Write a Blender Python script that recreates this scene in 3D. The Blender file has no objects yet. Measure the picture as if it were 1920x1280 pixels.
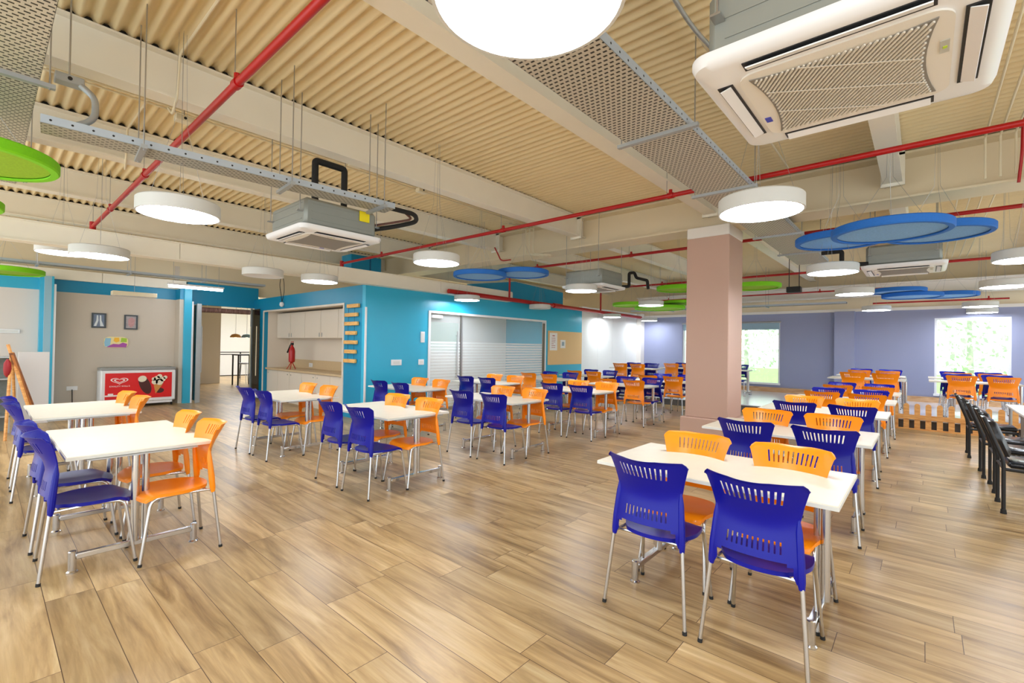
import bpy, math, random
from mathutils import Vector, Matrix
random.seed(7)
C = bpy.data.collections.new('cafeteria'); bpy.context.scene.collection.children.link(C)
S = bpy.context.scene
PI = math.pi

# ---------------------------------------------------------------- camera
YAW, PITCH, ROLL, FPX, CAMH = .7212, .0112, .0159, 876.9, 1.508
f = Vector((math.cos(YAW)*math.cos(PITCH), math.sin(YAW)*math.cos(PITCH), math.sin(PITCH)))
r0 = Vector((math.sin(YAW), -math.cos(YAW), 0)); u0 = r0.cross(f)
r = math.cos(ROLL)*r0 + math.sin(ROLL)*u0; u = -math.sin(ROLL)*r0 + math.cos(ROLL)*u0
cam = bpy.data.cameras.new('camera'); cam.sensor_fit = 'HORIZONTAL'; cam.sensor_width = 36
cam.lens = FPX/1920*36; cam.clip_start = .05; cam.clip_end = 200
co = bpy.data.objects.new('camera', cam); C.objects.link(co); S.camera = co
m = Matrix((r, u, -f)).transposed().to_4x4(); m.translation = Vector((0, 0, CAMH)); co.matrix_world = m

# ---------------------------------------------------------------- world, exposure
w = bpy.data.worlds.new('world'); S.world = w; w.use_nodes = True
wn = w.node_tree; bg = wn.nodes['Background']
tc = wn.nodes.new('ShaderNodeTexCoord'); sp = wn.nodes.new('ShaderNodeSeparateXYZ'); cr = wn.nodes.new('ShaderNodeValToRGB')
wn.links.new(tc.outputs['Generated'], sp.inputs[0]); wn.links.new(sp.outputs['Z'], cr.inputs[0])
cr.color_ramp.elements[0].position = 0.0; cr.color_ramp.elements[0].color = (.78, .85, .88, 1)
cr.color_ramp.elements[1].position = .6; cr.color_ramp.elements[1].color = (.92, .96, 1, 1)
wn.links.new(cr.outputs[0], bg.inputs['Color']); bg.inputs['Strength'].default_value = 1.7
S.view_settings.view_transform = 'Standard'; S.view_settings.look = 'None'
S.view_settings.gamma = 1; S.view_settings.use_curve_mapping = False
S.view_settings.exposure = 0.70
LAMP = 23.0
sun = bpy.data.lights.new('sun', 'SUN'); sun.energy = 4.0; sun.angle = .02; sun.color = (1, .97, .9)
so_sun = bpy.data.objects.new('sun', sun); C.objects.link(so_sun); so_sun.rotation_euler = (0, math.radians(-22), 0)

# ---------------------------------------------------------------- materials
def lin(c): return tuple(((x/255)/12.92 if x/255 <= .04045 else ((x/255+.055)/1.055)**2.4) for x in c)
MATS = {}
def mat(name, rgb, rough=.5, metal=0, spec=.5, noise=0, nscale=8, bump=0, bscale=40, coat=0, alpha=1, trans=0, emit=0):
    if name in MATS: return MATS[name]
    M = bpy.data.materials.new(name); M.use_nodes = True; nt = M.node_tree; b = nt.nodes['Principled BSDF']
    c = lin(rgb)+(1,)
    b.inputs['Base Color'].default_value = c; b.inputs['Roughness'].default_value = rough
    b.inputs['Metallic'].default_value = metal; b.inputs['Specular IOR Level'].default_value = spec
    b.inputs['Coat Weight'].default_value = coat; b.inputs['Alpha'].default_value = alpha
    b.inputs['Transmission Weight'].default_value = trans
    if emit:
        b.inputs['Emission Color'].default_value = c; b.inputs['Emission Strength'].default_value = emit
    t = nt.nodes.new('ShaderNodeTexCoord')
    if noise:
        n = nt.nodes.new('ShaderNodeTexNoise'); n.inputs['Scale'].default_value = nscale; n.inputs['Detail'].default_value = 4
        nt.links.new(t.outputs['Object'], n.inputs['Vector'])
        x = nt.nodes.new('ShaderNodeMix'); x.data_type = 'RGBA'
        x.inputs['A'].default_value = tuple(v*(1-noise) for v in c[:3])+(1,); x.inputs['B'].default_value = tuple(min(1, v*(1+noise)) for v in c[:3])+(1,)
        nt.links.new(n.outputs['Fac'], x.inputs['Factor']); nt.links.new(x.outputs['Result'], b.inputs['Base Color'])
    if bump:
        n2 = nt.nodes.new('ShaderNodeTexNoise'); n2.inputs['Scale'].default_value = bscale
        nt.links.new(t.outputs['Object'], n2.inputs['Vector'])
        bu = nt.nodes.new('ShaderNodeBump'); bu.inputs['Strength'].default_value = bump; bu.inputs['Distance'].default_value = .01
        nt.links.new(n2.outputs['Fac'], bu.inputs['Height']); nt.links.new(bu.outputs[0], b.inputs['Normal'])
    MATS[name] = M; return M
def emis(name, rgb, s):
    M = bpy.data.materials.new(name); M.use_nodes = True; nt = M.node_tree; nt.nodes.remove(nt.nodes['Principled BSDF'])
    e = nt.nodes.new('ShaderNodeEmission'); e.inputs[0].default_value = lin(rgb)+(1,); e.inputs[1].default_value = s
    nt.links.new(e.outputs[0], nt.nodes['Material Output'].inputs[0]); return M

def math_n(nt, op, a, b=None):
    n = nt.nodes.new('ShaderNodeMath'); n.operation = op
    for i, v in enumerate((a, b)):
        if v is None: continue
        if isinstance(v, (int, float)): n.inputs[i].default_value = v
        else: nt.links.new(v, n.inputs[i])
    return n.outputs[0]

def floor_mat():
    M = bpy.data.materials.new('wood_look_planks'); M.use_nodes = True; nt = M.node_tree; b = nt.nodes['Principled BSDF']; L = nt.links.new
    t = nt.nodes.new('ShaderNodeTexCoord'); s = nt.nodes.new('ShaderNodeSeparateXYZ'); L(t.outputs['Object'], s.inputs[0])
    W, LEN = .2155, 1.22
    xr = math_n(nt, 'DIVIDE', math_n(nt, 'ADD', s.outputs['X'], 20*W-.058), W)
    row = math_n(nt, 'FLOOR', xr); fx = math_n(nt, 'FRACT', xr)
    wn1 = nt.nodes.new('ShaderNodeTexWhiteNoise'); wn1.noise_dimensions = '1D'; L(row, wn1.inputs['W'])
    yr = math_n(nt, 'ADD', math_n(nt, 'DIVIDE', math_n(nt, 'ADD', s.outputs['Y'], 30), LEN), wn1.outputs['Value'])
    pl = math_n(nt, 'FLOOR', yr); fy = math_n(nt, 'FRACT', yr)
    cid = nt.nodes.new('ShaderNodeCombineXYZ'); L(row, cid.inputs[0]); L(pl, cid.inputs[1])
    wn2 = nt.nodes.new('ShaderNodeTexWhiteNoise'); wn2.noise_dimensions = '3D'; L(cid.outputs[0], wn2.inputs['Vector'])
    # grain, stretched along the planks and shifted plank by plank
    off = nt.nodes.new('ShaderNodeVectorMath'); off.operation = 'SCALE'; off.inputs['Scale'].default_value = 40; L(wn2.outputs['Color'], off.inputs[0])
    add = nt.nodes.new('ShaderNodeVectorMath'); add.operation = 'ADD'; L(t.outputs['Object'], add.inputs[0]); L(off.outputs[0], add.inputs[1])
    mp = nt.nodes.new('ShaderNodeMapping'); mp.inputs['Scale'].default_value = (10, 1.0, 1); L(add.outputs[0], mp.inputs[0])
    n1 = nt.nodes.new('ShaderNodeTexNoise'); n1.inputs['Scale'].default_value = 1; n1.inputs['Detail'].default_value = 6; n1.inputs['Roughness'].default_value = .6; n1.inputs['Distortion'].default_value = .8; L(mp.outputs[0], n1.inputs['Vector'])
    mp2 = nt.nodes.new('ShaderNodeMapping'); mp2.inputs['Scale'].default_value = (60, 3.5, 1); L(add.outputs[0], mp2.inputs[0])
    n2 = nt.nodes.new('ShaderNodeTexNoise'); n2.inputs['Scale'].default_value = 1; n2.inputs['Detail'].default_value = 4; n2.inputs['Distortion'].default_value = .6; L(mp2.outputs[0], n2.inputs['Vector'])
    r1 = nt.nodes.new('ShaderNodeValToRGB'); L(n1.outputs['Fac'], r1.inputs[0])
    e = r1.color_ramp.elements
    e[0].position = .30; e[0].color = lin((140, 112, 76))+(1,)
    e[1].position = .72; e[1].color = lin((212, 186, 142))+(1,)
    k = e.new(.42); k.color = lin((172, 142, 98))+(1,)
    k = e.new(.54); k.color = lin((192, 162, 116))+(1,)
    m1 = nt.nodes.new('ShaderNodeMix'); m1.data_type = 'RGBA'; m1.blend_type = 'OVERLAY'; m1.inputs['Factor'].default_value = .28
    L(r1.outputs[0], m1.inputs['A']); L(n2.outputs['Fac'], m1.inputs['B'])
    hs = nt.nodes.new('ShaderNodeHueSaturation'); L(m1.outputs['Result'], hs.inputs['Color'])
    L(math_n(nt, 'ADD', math_n(nt, 'MULTIPLY', wn2.outputs['Value'], .26), .78), hs.inputs['Value'])
    hs.inputs['Saturation'].default_value = 1.02
    # joints
    dx = math_n(nt, 'MULTIPLY', math_n(nt, 'MINIMUM', fx, math_n(nt, 'SUBTRACT', 1, fx)), W)
    dy = math_n(nt, 'MULTIPLY', math_n(nt, 'MINIMUM', fy, math_n(nt, 'SUBTRACT', 1, fy)), LEN)
    j = math_n(nt, 'LESS_THAN', math_n(nt, 'MINIMUM', dx, dy), .0017)
    m2 = nt.nodes.new('ShaderNodeMix'); m2.data_type = 'RGBA'; L(j, m2.inputs['Factor']); L(hs.outputs[0], m2.inputs['A']); m2.inputs['B'].default_value = lin((84, 60, 38))+(1,)
    L(m2.outputs['Result'], b.inputs['Base Color'])
    L(math_n(nt, 'ADD', math_n(nt, 'MULTIPLY', n1.outputs['Fac'], .16), .24), b.inputs['Roughness'])
    b.inputs['Specular IOR Level'].default_value = .38
    bu = nt.nodes.new('ShaderNodeBump'); bu.inputs['Strength'].default_value = .12; bu.inputs['Distance'].default_value = .004; L(n2.outputs['Fac'], bu.inputs['Height']); L(bu.outputs[0], b.inputs['Normal'])
    return M

def perf_mat(name, rgb, axis_long, px, py, hole):
    """galvanised sheet punched with staggered slots (not cut through: their shade is painted as dark colour)"""
    M = bpy.data.materials.new(name); M.use_nodes = True; nt = M.node_tree; b = nt.nodes['Principled BSDF']; L = nt.links.new
    t = nt.nodes.new('ShaderNodeTexCoord'); s = nt.nodes.new('ShaderNodeSeparateXYZ'); L(t.outputs['Object'], s.inputs[0])
    a, c = (s.outputs['X'], s.outputs['Y']) if axis_long == 'X' else (s.outputs['Y'], s.outputs['X'])
    cy = math_n(nt, 'DIVIDE', math_n(nt, 'ADD', c, 50), py)
    par = math_n(nt, 'MULTIPLY', math_n(nt, 'MODULO', math_n(nt, 'FLOOR', cy), 2), .5)
    cx = math_n(nt, 'ADD', math_n(nt, 'DIVIDE', math_n(nt, 'ADD', a, 50), px), par)
    hx = math_n(nt, 'LESS_THAN', math_n(nt, 'ABSOLUTE', math_n(nt, 'SUBTRACT', math_n(nt, 'FRACT', cx), .5)), hole[0])
    hy = math_n(nt, 'LESS_THAN', math_n(nt, 'ABSOLUTE', math_n(nt, 'SUBTRACT', math_n(nt, 'FRACT', cy), .5)), hole[1])
    h = math_n(nt, 'MULTIPLY', hx, hy)
    mx = nt.nodes.new('ShaderNodeMix'); mx.data_type = 'RGBA'; L(h, mx.inputs['Factor']); mx.inputs['A'].default_value = lin(rgb)+(1,); mx.inputs['B'].default_value = lin((52, 50, 44))+(1,)  # dark colour stands in for the shade inside the slots
    L(mx.outputs['Result'], b.inputs['Base Color']); b.inputs['Metallic'].default_value = .25; b.inputs['Roughness'].default_value = .5
    return M

def wood_mat(name, dark, light, axis=(1, 14, 14), rough=.5, sc=3):
    M = bpy.data.materials.new(name); M.use_nodes = True; nt = M.node_tree; b = nt.nodes['Principled BSDF']; L = nt.links.new
    t = nt.nodes.new('ShaderNodeTexCoord'); mp = nt.nodes.new('ShaderNodeMapping'); mp.inputs['Scale'].default_value = axis; L(t.outputs['Object'], mp.inputs[0])
    n = nt.nodes.new('ShaderNodeTexNoise'); n.inputs['Scale'].default_value = sc; n.inputs['Detail'].default_value = 5; n.inputs['Distortion'].default_value = .8; L(mp.outputs[0], n.inputs[0])
    c = nt.nodes.new('ShaderNodeValToRGB'); L(n.outputs['Fac'], c.inputs[0]); c.color_ramp.elements[0].position = .3; c.color_ramp.elements[0].color = lin(dark)+(1,)
    c.color_ramp.elements[1].position = .7; c.color_ramp.elements[1].color = lin(light)+(1,)
    L(c.outputs[0], b.inputs['Base Color']); b.inputs['Roughness'].default_value = rough; return M

def stripe_glass(name):
    """glass with a film of white stripes up to 1.6 m, clear above"""
    M = bpy.data.materials.new(name); M.use_nodes = True; nt = M.node_tree; b = nt.nodes['Principled BSDF']; L = nt.links.new
    t = nt.nodes.new('ShaderNodeTexCoord'); s = nt.nodes.new('ShaderNodeSeparateXYZ'); L(t.outputs['Object'], s.inputs[0])
    fr = math_n(nt, 'FRACT', math_n(nt, 'DIVIDE', s.outputs['Z'], .07))
    band = math_n(nt, 'MULTIPLY', math_n(nt, 'GREATER_THAN', fr, .22), math_n(nt, 'LESS_THAN', s.outputs['Z'], 1.6))
    al = math_n(nt, 'ADD', math_n(nt, 'MULTIPLY', band, .66), .14)
    L(al, b.inputs['Alpha']); b.inputs['Base Color'].default_value = (.88, .92, .90, 1); b.inputs['Roughness'].default_value = .05; return M

def window_glass():
    M = bpy.data.materials.new('clear_glass'); M.use_nodes = True; nt = M.node_tree; nt.nodes.remove(nt.nodes['Principled BSDF'])
    g = nt.nodes.new('ShaderNodeBsdfGlossy'); g.inputs['Roughness'].default_value = .02; tr = nt.nodes.new('ShaderNodeBsdfTransparent'); tr.inputs[0].default_value = (.93, .97, .95, 1)
    fz = nt.nodes.new('ShaderNodeFresnel'); mx = nt.nodes.new('ShaderNodeMixShader'); nt.links.new(fz.outputs[0], mx.inputs[0]); nt.links.new(tr.outputs[0], mx.inputs[1]); nt.links.new(g.outputs[0], mx.inputs[2])
    nt.links.new(mx.outputs[0], nt.nodes['Material Output'].inputs[0]); return M

M_FLOOR = floor_mat()
M_DECK = mat('cream_deck', (232, 212, 168), .55, noise=.06, nscale=2)
M_BEAM = mat('cream_beam_paint', (240, 233, 216), .5, noise=.04, nscale=3)
M_GIRD = mat('girder_paint', (230, 214, 182), .55, noise=.05, nscale=2)
M_DARKGAP = mat('dark_closure_foam', (45, 42, 38), .9)
M_TEAL = mat('turquoise_wall', (48, 176, 212), .30, noise=.03, nscale=2)
M_TEALD = mat('deep_turquoise_wall', (0, 138, 180), .4, noise=.03, nscale=2)
M_BEIGE = mat('beige_wall', (208, 196, 180), .6, noise=.02, nscale=2)
M_WHITEW = mat('white_wall', (236, 236, 232), .8, noise=.01)
M_GREY = mat('slate_wall', (148, 153, 182), .55, noise=.03, nscale=2)
M_PINK = mat('pinkish_column_paint', (198, 163, 145), .55, noise=.02, nscale=2)
M_COLW = mat('column_white', (236, 230, 222), .5)
M_BLUE = mat('blue_plastic', (2, 10, 142), .34, spec=.35)
M_ORANGE = mat('orange_plastic', (255, 144, 4), .34, spec=.5)
M_CHROME = mat('satin_chrome', (205, 205, 206), .22, metal=1)
M_STEEL = mat('brushed_steel', (180, 180, 180), .35, metal=.9)
M_RUBBER = mat('black_rubber', (28, 28, 28), .7)
M_TOP = mat('cream_laminate', (228, 219, 198), .38, noise=.05, nscale=14)
M_EDGE = mat('pale_edge_band', (222, 222, 214), .45)
M_RED = mat('red_pipe_paint', (176, 8, 12), .35)
M_GALV = mat('galvanised_steel', (176, 180, 182), .4, metal=.5, noise=.08, nscale=12)
M_GALVD = mat('galvanised_casing', (152, 156, 150), .45, metal=.35, noise=.05, nscale=6)
M_RAIL = mat('bright_zinc', (182, 192, 202), .4, metal=.15)
M_DRUM = mat('drum_housing_white', (212, 212, 208), .5)
M_WHITEP = mat('white_plastic', (238, 238, 240), .4)
M_GRILL = mat('grille_grey', (140, 136, 130), .6)
M_BLACK = mat('black_plastic', (20, 20, 22), .45)
M_BLACKFOAM = mat('black_pipe_foam', (26, 25, 25), .75, bump=.5, bscale=60)
M_LEATHER = mat('black_leatherette', (26, 28, 34), .22, bump=.15, bscale=120)
M_PVC = mat('cream_conduit', (232, 220, 190), .5)
M_BLUEP = mat('blue_acoustic_panel', (32, 112, 205), .7, noise=.10, nscale=60)
M_BLUEF = mat('blue_acoustic_face', (128, 178, 236), .85, noise=.3, nscale=70)
M_GREENP = mat('green_acoustic_panel', (128, 214, 12), .7, noise=.08, nscale=60)
M_GREENF = mat('green_acoustic_face', (150, 196, 34), .85, noise=.3, nscale=70)
M_GLOW = emis('lamp_diffuser', (238, 245, 255), LAMP*1.08)
M_GLOWW = emis('warm_bulb', (255, 236, 200), 8)
M_PINE = wood_mat('pine_wood', (196, 130, 64), (232, 176, 104), (2, 2, 14), .5)
M_PINEH = wood_mat('pine_trim', (190, 140, 92), (222, 184, 140), (8, 1, 8), .5)
M_BAMBOO = wood_mat('signboard_wood', (206, 150, 78), (236, 190, 116), (10, 2, 10), .5)
M_CORK = mat('cork_board', (230, 192, 136), .8, noise=.08, nscale=50)
M_DKWOOD = wood_mat('brown_frame_wood', (86, 42, 8), (150, 86, 22), (10, 10, 2), .4)
M_GLASS = window_glass(); M_FILM = stripe_glass('striped_film_glass')
M_REDP = mat('freezer_red', (226, 6, 10), .35)
M_CHOC = mat('chocolate_brown', (74, 22, 14), .4, noise=.2, nscale=30)
M_VAN = mat('vanilla_cream', (238, 228, 204), .5, noise=.06, nscale=30)
M_CONE = mat('wafer_cone', (214, 146, 70), .6, noise=.1, nscale=60)
M_COUNTER = mat('beige_stone_counter', (206, 180, 140), .35, noise=.05, nscale=20)
M_CAB = mat('cream_cabinet', (226, 214, 198), .4)

# ---------------------------------------------------------------- mesh helpers
class MB:
    def __init__(s): s.v = []; s.f = []; s.mi = []
    def add(s, vs, fs, mi=0):
        o = len(s.v); s.v += [tuple(x) for x in vs]; s.f += [tuple(i+o for i in q) for q in fs]; s.mi += [mi]*len(fs); return s
    def box(s, a, b, mi=0, bev=0):
        x0, y0, z0 = a; x1, y1, z1 = b
        if not bev:
            return s.add([(x0,y0,z0),(x1,y0,z0),(x1,y1,z0),(x0,y1,z0),(x0,y0,z1),(x1,y0,z1),(x1,y1,z1),(x0,y1,z1)],
                  [(0,3,2,1),(4,5,6,7),(0,1,5,4),(1,2,6,5),(2,3,7,6),(3,0,4,7)], mi)
        k = bev; o = []
        for z, i in ((z0, k), (z0+k, 0), (z1-k, 0), (z1, k)):
            o += [(x0+k,y0+i,z),(x1-k,y0+i,z),(x1-i,y0+k,z),(x1-i,y1-k,z),(x1-k,y1-i,z),(x0+k,y1-i,z),(x0+i,y1-k,z),(x0+i,y0+k,z)]
        fs = [tuple(range(7, -1, -1)), tuple(range(24, 32))]
        for L in range(3):
            for q in range(8):
                a_, b_ = L*8+q, L*8+(q+1) % 8; fs.append((a_, b_, b_+8, a_+8))
        return s.add(o, fs, mi)
    def tube(s, pts, rad, n=10, mi=0, cap=True):
        pts = [Vector(p) for p in pts]; vs = []; rads = rad if isinstance(rad, (list, tuple)) else [rad]*len(pts)
        prev = None
        for i, p in enumerate(pts):
            d = (pts[min(i+1, len(pts)-1)]-pts[max(i-1, 0)]).normalized()
            if prev is None:
                h = Vector((0, 0, 1)) if abs(d.z) < .9 else Vector((1, 0, 0)); e1 = d.cross(h).normalized()
            else: e1 = (prev - d*prev.dot(d)).normalized()
            prev = e1; e2 = d.cross(e1)
            for k in range(n):
                a = 2*PI*k/n; vs.append(p+(e1*math.cos(a)+e2*math.sin(a))*rads[i])
        fs = [(i*n+k, i*n+(k+1) % n, (i+1)*n+(k+1) % n, (i+1)*n+k) for i in range(len(pts)-1) for k in range(n)]
        if cap: fs += [tuple(range(n-1, -1, -1)), tuple((len(pts)-1)*n+k for k in range(n))]
        return s.add(vs, fs, mi)
    def lathe(s, prof, c=(0, 0, 0), n=32, mi=0, caps=True):
        vs = [(c[0]+q*math.cos(2*PI*k/n), c[1]+q*math.sin(2*PI*k/n), c[2]+z) for q, z in prof for k in range(n)]
        fs = [(i*n+k, i*n+(k+1) % n, (i+1)*n+(k+1) % n, (i+1)*n+k) for i in range(len(prof)-1) for k in range(n)]
        if caps: fs += [tuple(range(n-1, -1, -1)), tuple((len(prof)-1)*n+k for k in range(n))]
        return s.add(vs, fs, mi)
    def prism(s, poly, h0, h1, ax='z', mi=0):
        def P(a, b, h): return {'z': (a, b, h), 'y': (a, h, b), 'x': (h, a, b)}[ax]
        n = len(poly); vs = [P(a, b, h0) for a, b in poly]+[P(a, b, h1) for a, b in poly]
        return s.add(vs, [tuple(range(n-1, -1, -1)), tuple(range(n, 2*n))]+[(i, (i+1) % n, n+(i+1) % n, n+i) for i in range(n)], mi)
    def grid(s, P, off, keep=lambda i, j: True, mi=0):
        """solid sheet over a grid of points P[i][j], second skin at off(i,j), cells dropped where keep is False"""
        I, J = len(P), len(P[0]); o = len(s.v)
        s.v += [tuple(P[i][j]) for i in range(I) for j in range(J)]
        s.v += [tuple(Vector(P[i][j])+Vector(off(i, j))) for i in range(I) for j in range(J)]
        N = I*J; id_ = lambda i, j: o+i*J+j
        K = {(i, j) for i in range(I-1) for j in range(J-1) if keep(i, j)}
        for i, j in K:
            a, b, c, d = id_(i, j), id_(i+1, j), id_(i+1, j+1), id_(i, j+1)
            s.f.append((a, b, c, d)); s.f.append((a+N, d+N, c+N, b+N)); s.mi += [mi, mi]
            for (di, dj, p, q) in ((-1, 0, a, d), (1, 0, b, c), (0, -1, a, b), (0, 1, d, c)):
                if (i+di, j+dj) not in K:
                    fl = (p, q, q+N, p+N) if (di, dj) in ((-1, 0), (0, 1)) else (q, p, p+N, q+N)
                    s.f.append(fl); s.mi.append(mi)
        return s
    def mesh(s, name, mats, smooth=38):
        me = bpy.data.meshes.new(name); me.from_pydata(s.v, [], s.f); me.validate()
        for m_ in (mats if isinstance(mats, (list, tuple)) else [mats]): me.materials.append(m_)
        if len(me.polygons) == len(s.mi):
            for p, i in zip(me.polygons, s.mi): p.material_index = i
        if smooth:
            me.polygons.foreach_set('use_smooth', [True]*len(me.polygons)); me.set_sharp_from_angle(angle=math.radians(smooth))
        me.update(); return me
def link(name, me, parent=None):
    o = bpy.data.objects.new(name, me); C.objects.link(o)
    if parent: o.parent = parent
    return o
def obj(name, mb, mats, parent=None, smooth=38, label=None):
    o = link(name, mb.mesh(name, mats, smooth), parent)
    if label: o['label'] = label
    return o
def struct(name, mb, mats, smooth=38):
    o = obj(name, mb, mats, None, smooth); o['kind'] = 'structure'; return o
def thing(name, label, cat, loc=(0, 0, 0), rz=0, group=None):
    o = bpy.data.objects.new(name, None); o.empty_display_size = .1; C.objects.link(o); o.location = loc; o.rotation_euler = (0, 0, rz)
    o['label'] = label; o['category'] = cat
    if group: o['group'] = group
    return o
def tag(o, label, cat, group=None, kind=None):
    o['label'] = label; o['category'] = cat
    if group: o['group'] = group
    if kind: o['kind'] = kind
    return o
def dup(root, loc, rz, label, group=None):
    q = root.copy(); C.objects.link(q); q.location = loc; q.rotation_euler = (0, 0, rz); q['label'] = label
    if group: q['group'] = group
    elif 'group' in q: del q['group']
    for ch in list(root.children):
        c = ch.copy(); C.objects.link(c); c.parent = q
        for g in list(ch.children):
            d = g.copy(); C.objects.link(d); d.parent = c
    return q
def bend(pts, rr=.04, n=5):
    """round the corners of a polyline"""
    P = [Vector(p) for p in pts]; out = [P[0]]
    for i in range(1, len(P)-1):
        a, b, c = P[i-1], P[i], P[i+1]; da = (a-b); dc = (c-b); q = min(rr, da.length*.45, dc.length*.45)
        p0 = b+da.normalized()*q; p1 = b+dc.normalized()*q
        for k in range(n+1):
            t = k/n; out.append(p0*(1-t)**2+b*2*t*(1-t)+p1*t*t)
    out.append(P[-1]); return out

# ================================================================ THE SETTING
DZ = 4.05   # underside of the deck
struct('floor', MB().box((-3, -4, -.1), (17.2, 24.5, 0)), M_FLOOR, 0)
# corrugated deck: trapezoid ribs running along Y
d = MB(); prof = []; x = -3.0; PT = .1085
while x < 17.4:
    prof += [(x+PT*q/8, DZ+.025-.025*math.cos(2*PI*q/8)) for q in range(8)]; x += PT
vs = [(a, -4.2, b) for a, b in prof]+[(a, 14.4, b) for a, b in prof]; n = len(prof)
d.add(vs, [(i, i+n, i+1+n, i+1) for i in range(n-1)])
d.add([(a, -4.2, DZ+.12) for a in (-3, 17.4)]+[(a, 14.4, DZ+.12) for a in (-3, 17.4)], [(0, 1, 3, 2)])
struct('ceiling', d, M_DECK, 60)
# girders along Y, secondary beams along X
def ibeam_x(x0, x1, y, z0, z1, fw=.19, ft=.018, wt=.05):
    b = MB().box((x0, y-fw/2, z0), (x1, y+fw/2, z0+ft)).box((x0, y-fw/2, z1-ft), (x1, y+fw/2, z1)).box((x0, y-wt/2, z0+ft), (x1, y+wt/2, z1-ft))
    b.box((x0, y-fw/2+.045, z1+.002), (x1, y-fw/2+.07, z1+.046), 1); b.box((x0, y+fw/2-.07, z1+.002), (x1, y+fw/2-.045, z1+.046), 1)
    return b
for k, y in enumerate((-1.95, .3, 2.55, 5.08, 7.23, 9.62, 11.92)):
    zt = DZ-.003
    b = ibeam_x(-3, 7.82, y, 3.66, zt)
    b.box((7.60, y-.12, 3.62), (7.63, y+.12, zt)); struct('ceiling_beam', b, [M_BEAM, M_DARKGAP], 0)
    struct('ceiling_beam', ibeam_x(7.90, 16.9, y, 3.66, zt), [M_BEAM, M_DARKGAP], 0)
g = MB().box((7.60, -4, 3.45), (8.10, 14, 3.475)).box((7.60, -4, 4.0), (8.10, 14, 4.03)).box((7.82, -4, 3.475), (7.88, 14, 4.0))
struct('ceiling_girder', g, M_GIRD, 0)
g = MB().box((16.55, -4, 3.1), (16.9, 8.25, 3.125)).box((16.55, -4, 3.42), (16.9, 8.25, 3.45)).box((16.7, -4, 3.125), (16.75, 8.25, 3.42))
struct('ceiling_girder', g, M_COLW, 0)
# column with a wider plinth and bare white head
c = MB().box((7.44, 2.16, 0), (8.26, 2.93, .44), 0, .012).box((7.5, 2.22, .44), (8.2, 2.87, 3.28), 0, .01).box((7.5, 2.22, 3.28), (8.2, 2.87, 3.45), 1, .01)
struct('column', c, [M_PINK, M_COLW], 0)
# turquoise wall with the glazed meeting room, Y = 8.3
YB, XK = 8.3, 5.03
wl = MB().box((XK, YB, 0), (6.60, YB+.12, 2.7)).box((6.60, YB, 2.28), (10.93, YB+.12, 2.7)).box((10.93, YB, 0), (12.85, YB+.12, 2.7))
struct('wall_back', wl, M_TEAL, 0)
wl = MB()
for i in range(4):
    wl.box((12.86+i*.99, YB+.005, 0), (12.86+(i+1)*.99-.006, YB+.12, 2.85))
struct('wall_back_white_panels', wl, M_WHITEW, 0)
struct('trim_1', MB().box((XK-.012, YB-.012, 0), (XK+.03, YB+.0, 2.25)), M_WHITEP, 0)
struct('trim_2', MB().box((16.72, YB-.18, 0), (17.0, YB+.1, 2.85)), M_COLW, 0)
# upper turquoise wall of the room beyond
struct('wall_upper', MB().prism([(8.0, 2.7), (12.0, 2.7), (12.0, 3.22), (9.7, 3.30), (8.0, 3.05)], 8.46, 8.56, 'y'), M_TEALD, 0)
# kitchen wall X = 5.03 with alcove
wk = MB().box((XK, YB+.12, 0), (XK+.1, 9.13, 2.7)).box((XK, 9.13, 2.35), (XK+.1, 13.3, 2.7)).box((XK, 13.3, 0), (XK+.1, 14.0, 2.7))
struct('wall_kitchen', wk, M_TEALD, 0)
wk = MB().box((5.72, 9.13, 0), (5.78, 13.3, 2.35)).box((XK+.1, 9.07, 0), (5.78, 9.13, 2.35)).box((XK+.1, 13.3, 0), (5.78, 13.36, 2.35)).box((XK+.1, 9.07, 2.35), (5.78, 13.36, 2.40))
struct('wall_kitchen_alcove', wk, M_CAB, 0)
b = MB(); b.box((XK-.02, 9.10, 2.33), (XK, 13.32, 2.37)).box((XK-.02, 9.10, .02), (XK, 9.14, 2.33)).box((XK-.02, 13.29, .02), (XK, 13.33, 2.33)); struct('trim_3', b, M_CAB, 0)
# header between kitchen wall and entrance, entrance opening 3.45..5.03
wh = MB().box((3.45, 14.0, 2.46), (5.13, 14.12, 3.02)); struct('wall_entrance_header', wh, M_TEALD, 0)
# freezer bay wall
wf = MB().box((.86, 14.0, 0), (3.2, 14.12, 2.54)); struct('wall_freezer_bay', wf, M_BEIGE, 0)
wf = MB().box((.86, 14.0, 2.54), (3.2, 14.12, 2.80)); struct('wall_freezer_bay_band', wf, M_TEALD, 0)
wf = MB().box((3.2, 13.62, 0), (3.28, 14.12, 2.54)).box((3.2, 13.6, 2.54), (3.28, 14.12, 2.80), 1); struct('wall_return', wf, [M_BEIGE, M_TEALD], 0)
struct('post_right', MB().box((3.28, 13.55, 0), (3.44, 14.12, 2.82), 0, .004), M_TEAL, 0)
struct('trim_4', MB().box((3.44, 13.55, 0), (3.475, 13.60, 2.5)), M_WHITEP, 0)
struct('post_left', MB().box((.86, 13.6, 0), (.965, 14.0, 2.82)).box((.80, 13.72, 0), (.86, 14.0, 2.82), 1).box((.965, 13.59, 0), (1.0, 14.0, 2.82), 1), [mat('post_reflected_light', (150, 190, 208), .4), M_TEAL], 0)  # pale front face: reflected light painted into the colour of a turquoise post
struct('trim_5', MB().box((1.0, 13.6, 0), (1.035, 13.66, 2.66)), M_WHITEP, 0)
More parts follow.
